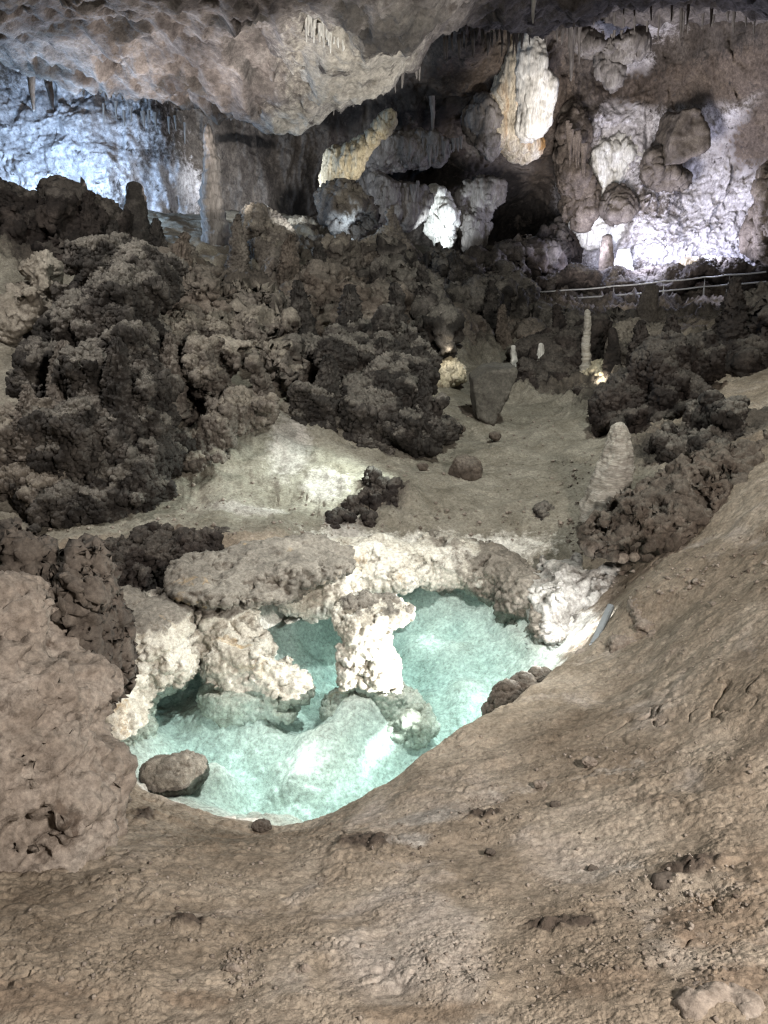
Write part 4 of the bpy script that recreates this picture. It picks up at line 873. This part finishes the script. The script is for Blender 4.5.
# gravel: uncountable crumbs on the mud, one object
def gravel():
    base = [(np.array([[1,0,0],[-1,0,0],[0,1,0],[0,-1,0],[0,0,1],[0,0,-1]], float), np.array([[0,2,4],[2,1,4],[1,3,4],[3,0,4],[2,0,5],[1,2,5],[3,1,5],[0,3,5]]))][0]
    V, Fc = [], []; k = 0
    cl = [(490,975,40,18),(230,880,60,20),(600,900,60,14),(690,900,40,14),(640,960,60,20),(480,800,30,12),(240,970,14,14),(150,900,40,30),(700,960,40,30),(420,840,40,14),(560,750,80,10),(350,950,120,40),(100,960,80,30),(560,850,150,40),(680,760,90,20),(650,650,60,20)]
    pts = []
    for cx_, cy_, sx, sy in cl:
        for _ in range(110): pts.append((random.gauss(cx_, sx), random.gauss(cy_, sy), random.uniform(.0025, .008) * random.choice([.6, .8, 1, 1.5])))
    for cx_, cy_, sx, sy in [(520,520,50,10),(440,470,40,16),(560,470,30,20),(250,505,60,14),(400,430,20,14),(520,430,40,12),(340,530,40,8),(640,580,50,12),(720,560,40,20),(150,530,60,8),(480,410,30,8),(600,540,30,8)]:
        for _ in range(70): pts.append((random.gauss(cx_, sx), random.gauss(cy_, sy), random.uniform(.006, .020) * random.choice([.6, .8, 1, 1.7])))
    P = np.array(pts); P = P[(P[:, 1] < 1060) & (P[:, 1] > 395) & (P[:, 0] > -60) & (P[:, 0] < 830)]
    for x, y, r in P:
        d = ray(x, y)
        Ys = np.linspace(1.2, 13, 120); Q = CAM + d[None] * (Ys / d[1])[:, None]; zz = _gz(Q[:, :2]); h_ = np.nonzero(Q[:, 2] < zz)[0]
        if not len(h_): continue
        k0 = h_[0]; k1 = max(k0 - 1, 0); g0, g1 = Q[k0, 2] - zz[k0], Q[k1, 2] - zz[k1]
        c = Q[k0] + (Q[k1] - Q[k0]) * (g0 / (g0 - g1 + 1e-9))
        if sd_poly(c[None, :2], POOL)[0] > -.08: continue
        a = rng.uniform(.6, 1.25, (6, 3)); an = random.uniform(0, 6.28)
        vv = base[0] * a * r * np.array([1.2, 1, .75]); R = np.array([[math.cos(an), -math.sin(an), 0], [math.sin(an), math.cos(an), 0], [0, 0, 1]])
        V.append(vv @ R.T + [c[0], c[1], 0]); Fc.append(base[1] + k); k += 6
    V = np.array(V)
    ctr = V.mean(1)
    dist = ((q2[None, :, :] - ctr[:, None, :2]) ** 2).sum(-1).argmin(1) if False else None
    # ground height with its relief: nearest grid vertex
    ri = np.clip(np.searchsorted(rows, ctr[:, 1]), 0, len(rows) - 1)
    out = []
    for g, (c, r_) in enumerate(zip(ctr, ri)):
        xr = Xg[r_]; ci = min(np.searchsorted(xr, c[0]), len(xr) - 1)
        V[g, :, 2] += p3[r_ * len(colsT) + ci, 2] + .15 * np.ptp(V[g, :, 0])
    return V.reshape(-1, 3), np.concatenate(Fc)
gv, gf = gravel()
tag(link('gravel', gv, gf, M['tan'], smooth=False), 'loose crumbs of stone scattered over the near mud bank', 'gravel', kind='stuff')


# ------------------------------------------------------------------ camera, lamps, world
cam = bpy.data.cameras.new('camera'); co = bpy.data.objects.new('camera', cam); COL.objects.link(co)
co.location = CAM; co.rotation_euler = (math.radians(90) - PITCH, 0, 0)
cam.sensor_fit = 'VERTICAL'; cam.sensor_height = 24; cam.lens = FPX / 1024 * 24; cam.clip_end = 300; cam.clip_start = .05
S = bpy.context.scene; S.camera = co
w = bpy.data.worlds.new('World'); S.world = w; w.use_nodes = True
w.node_tree.nodes['Background'].inputs[0].default_value = (.9, .95, 1.0, 1); w.node_tree.nodes['Background'].inputs[1].default_value = .035
def lamp(name, kind, loc, power, col, target=None, size=.1, spot=None, blend=.6):
    l = bpy.data.lights.new(name, kind); l.energy = power; l.color = col
    if kind == 'AREA': l.shape = 'DISK'; l.size = size
    else: l.shadow_soft_size = size
    if kind == 'SPOT': l.spot_size = math.radians(spot or 90); l.spot_blend = blend
    o = bpy.data.objects.new(name, l); COL.objects.link(o); o.location = loc
    if target is not None:
        from mathutils import Vector
        o.rotation_euler = (Vector(target) - Vector(loc)).to_track_quat('-Z', 'Y').to_euler()
    return o
WARM = (1, .86, .72); COLD = (.82, .92, 1.0); BLUE = (.55, .74, 1.0); GREEN = (.94, 1.0, .94); YEL = (1, .92, .76); VIO = (.70, .74, 1.0)
# trail lighting behind the viewer
lamp('trail_lamp', 'AREA', (2.6, -.6, 4.6), 560, (1, .925, .86), (.2, 4, .3), .6)
# strip lamp beside the pool
lamp('strip_lamp_light', 'AREA', (La + Lb) / 2 + np.array([-.05, .07, .0]), 13, (.95, .98, 1.0), (La + Lb) / 2 + np.array([-1.3, 1.0, .05]), .3)
lamp('pool_lamp', 'SPOT', La + [-.10, .0, .16], 190, (.97, 1, .98), at(230, 700, 4.6), .04, 84, .6)
lamp('pool_lamp', 'SPOT', atz(440, 722, 0) + [0, 0, .16], 80, (.97, 1, .98), at(220, 650, 5.0), .04, 120, .6)
for x, y, dz_, pw in [(474,706,.05,2.6),(518,672,.05,2.6),(440,668,.05,1.6),(300,742,.10,2.2),(360,752,.08,1.6),(232,728,.05,2.6),(295,655,.06,3.5),(425,612,.06,2.2),(182,735,.05,2),(398,772,.08,2.6)]:
    lamp('underwater_fill', 'POINT', atz(x, y, 0) + [0, 0, -dz_], pw, (.97, 1, .99), size=.1)  # added without fixtures to brighten the submerged rock and pool bed
lamp('pool_fill_spot', 'SPOT', (1.0, 4.7, 4.5), 950, (.95, 1, .98), (-.2, 5.0, -.3), .08, 48, .7)  # unseen overhead light, added to brighten the pool bed
# overhead area lights out of frame, added to brighten the mid-ground
lamp('chamber_fill', 'AREA', (2.4, 7.4, 6.4), 255, GREEN, (1.0, 9.5, .5), .3)
lamp('chamber_fill', 'AREA', (-4.2, 6.2, 6.2), 285, (1, .98, .95), (-3, 9, 1), .25)
lamp('slope_lamp', 'SPOT', at(435, 472, 7.8) + [0, 0, .95], 420, (.86, 1, .95), at(312, 482, 7.5), .10, 66, 1.0)
lamp('wall_lamp', 'POINT', at(50, 190, 14.5), 620, (.46, .68, 1), size=.1)
lamp('wall_lamp', 'POINT', at(648, 256, 19.3), 150, VIO, size=.1)
lamp('wall_lamp', 'POINT', at(590, 250, 20.0), 130, VIO, size=.1)
lamp('wall_lamp', 'POINT', at(712, 250, 18.6), 140, VIO, size=.1)
lamp('column_lamp', 'SPOT', at(420, 245, 19.5), 350, COLD, at(445, 218, 21.4), .05, 60)
lamp('drapery_lamp', 'SPOT', at(545, 180, 17.5), 300, (1, .93, .84), at(528, 95, 20), .08, 45)
lamp('bridge_lamp', 'SPOT', at(392, 200, 16.5), 80, YEL, at(352, 150, 17.6), .05, 60)
lamp('roof_lamp', 'SPOT', at(530, 445, 8.9) + [0, 0, .4], 2500, (1, .97, .92), at(365, 55, 13.5), .15, 40)
lamp('roof_lamp', 'SPOT', at(190, 236, 13.4) + [0, 0, .5], 430, (1, .90, .85), at(120, 30, 13), .1, 150)
lamp('far_lamp', 'SPOT', at(575, 275, 15.5), 2000, (1, .95, .95), at(660, 120, 21), .9, 80)
lamp('recess_lamp', 'SPOT', at(262, 205, 16.2), 420, (.88, .94, 1), at(275, 160, 20), .1, 110)
lamp('ledge_lamp', 'POINT', at(600, 378, 11.4), 3.5, YEL, size=.04)
lamp('ledge_lamp', 'POINT', at(450, 350, 11.4), 2.2, YEL, size=.04)
lamp('gap_lamp', 'POINT', at(346, 234, 15.5), 30, (.6, .78, 1), size=.05)
lamp('knob_lamp', 'SPOT', at(300, 240, 13.2) + [0, 0, .3], 40, (.9, .95, 1), at(268, 218, 14.2), .05, 60)
lamp('stalagmite_fill', 'SPOT', at(262, 262, 12.4) + [0, 0, .7], 220, (1, .95, .9), at(213, 168, 14.4), .05, 40)  # added front light for the tall ringed stalagmite, no fixture there

S.view_settings.view_transform = 'Standard'; S.view_settings.look = 'None'; S.view_settings.exposure = 0; S.view_settings.gamma = 1
S.cycles.use_denoising = True; S.cycles.denoising_prefilter = 'NONE'; S.cycles.denoising_input_passes = 'RGB_ALBEDO_NORMAL'; S.cycles.filter_width = 1.3; S.cycles.use_light_tree = True
S.cycles.max_bounces = 6; S.cycles.diffuse_bounces = 3; S.cycles.transparent_max_bounces = 8
S.cycles.sample_clamp_indirect = .8; S.cycles.use_adaptive_sampling = False
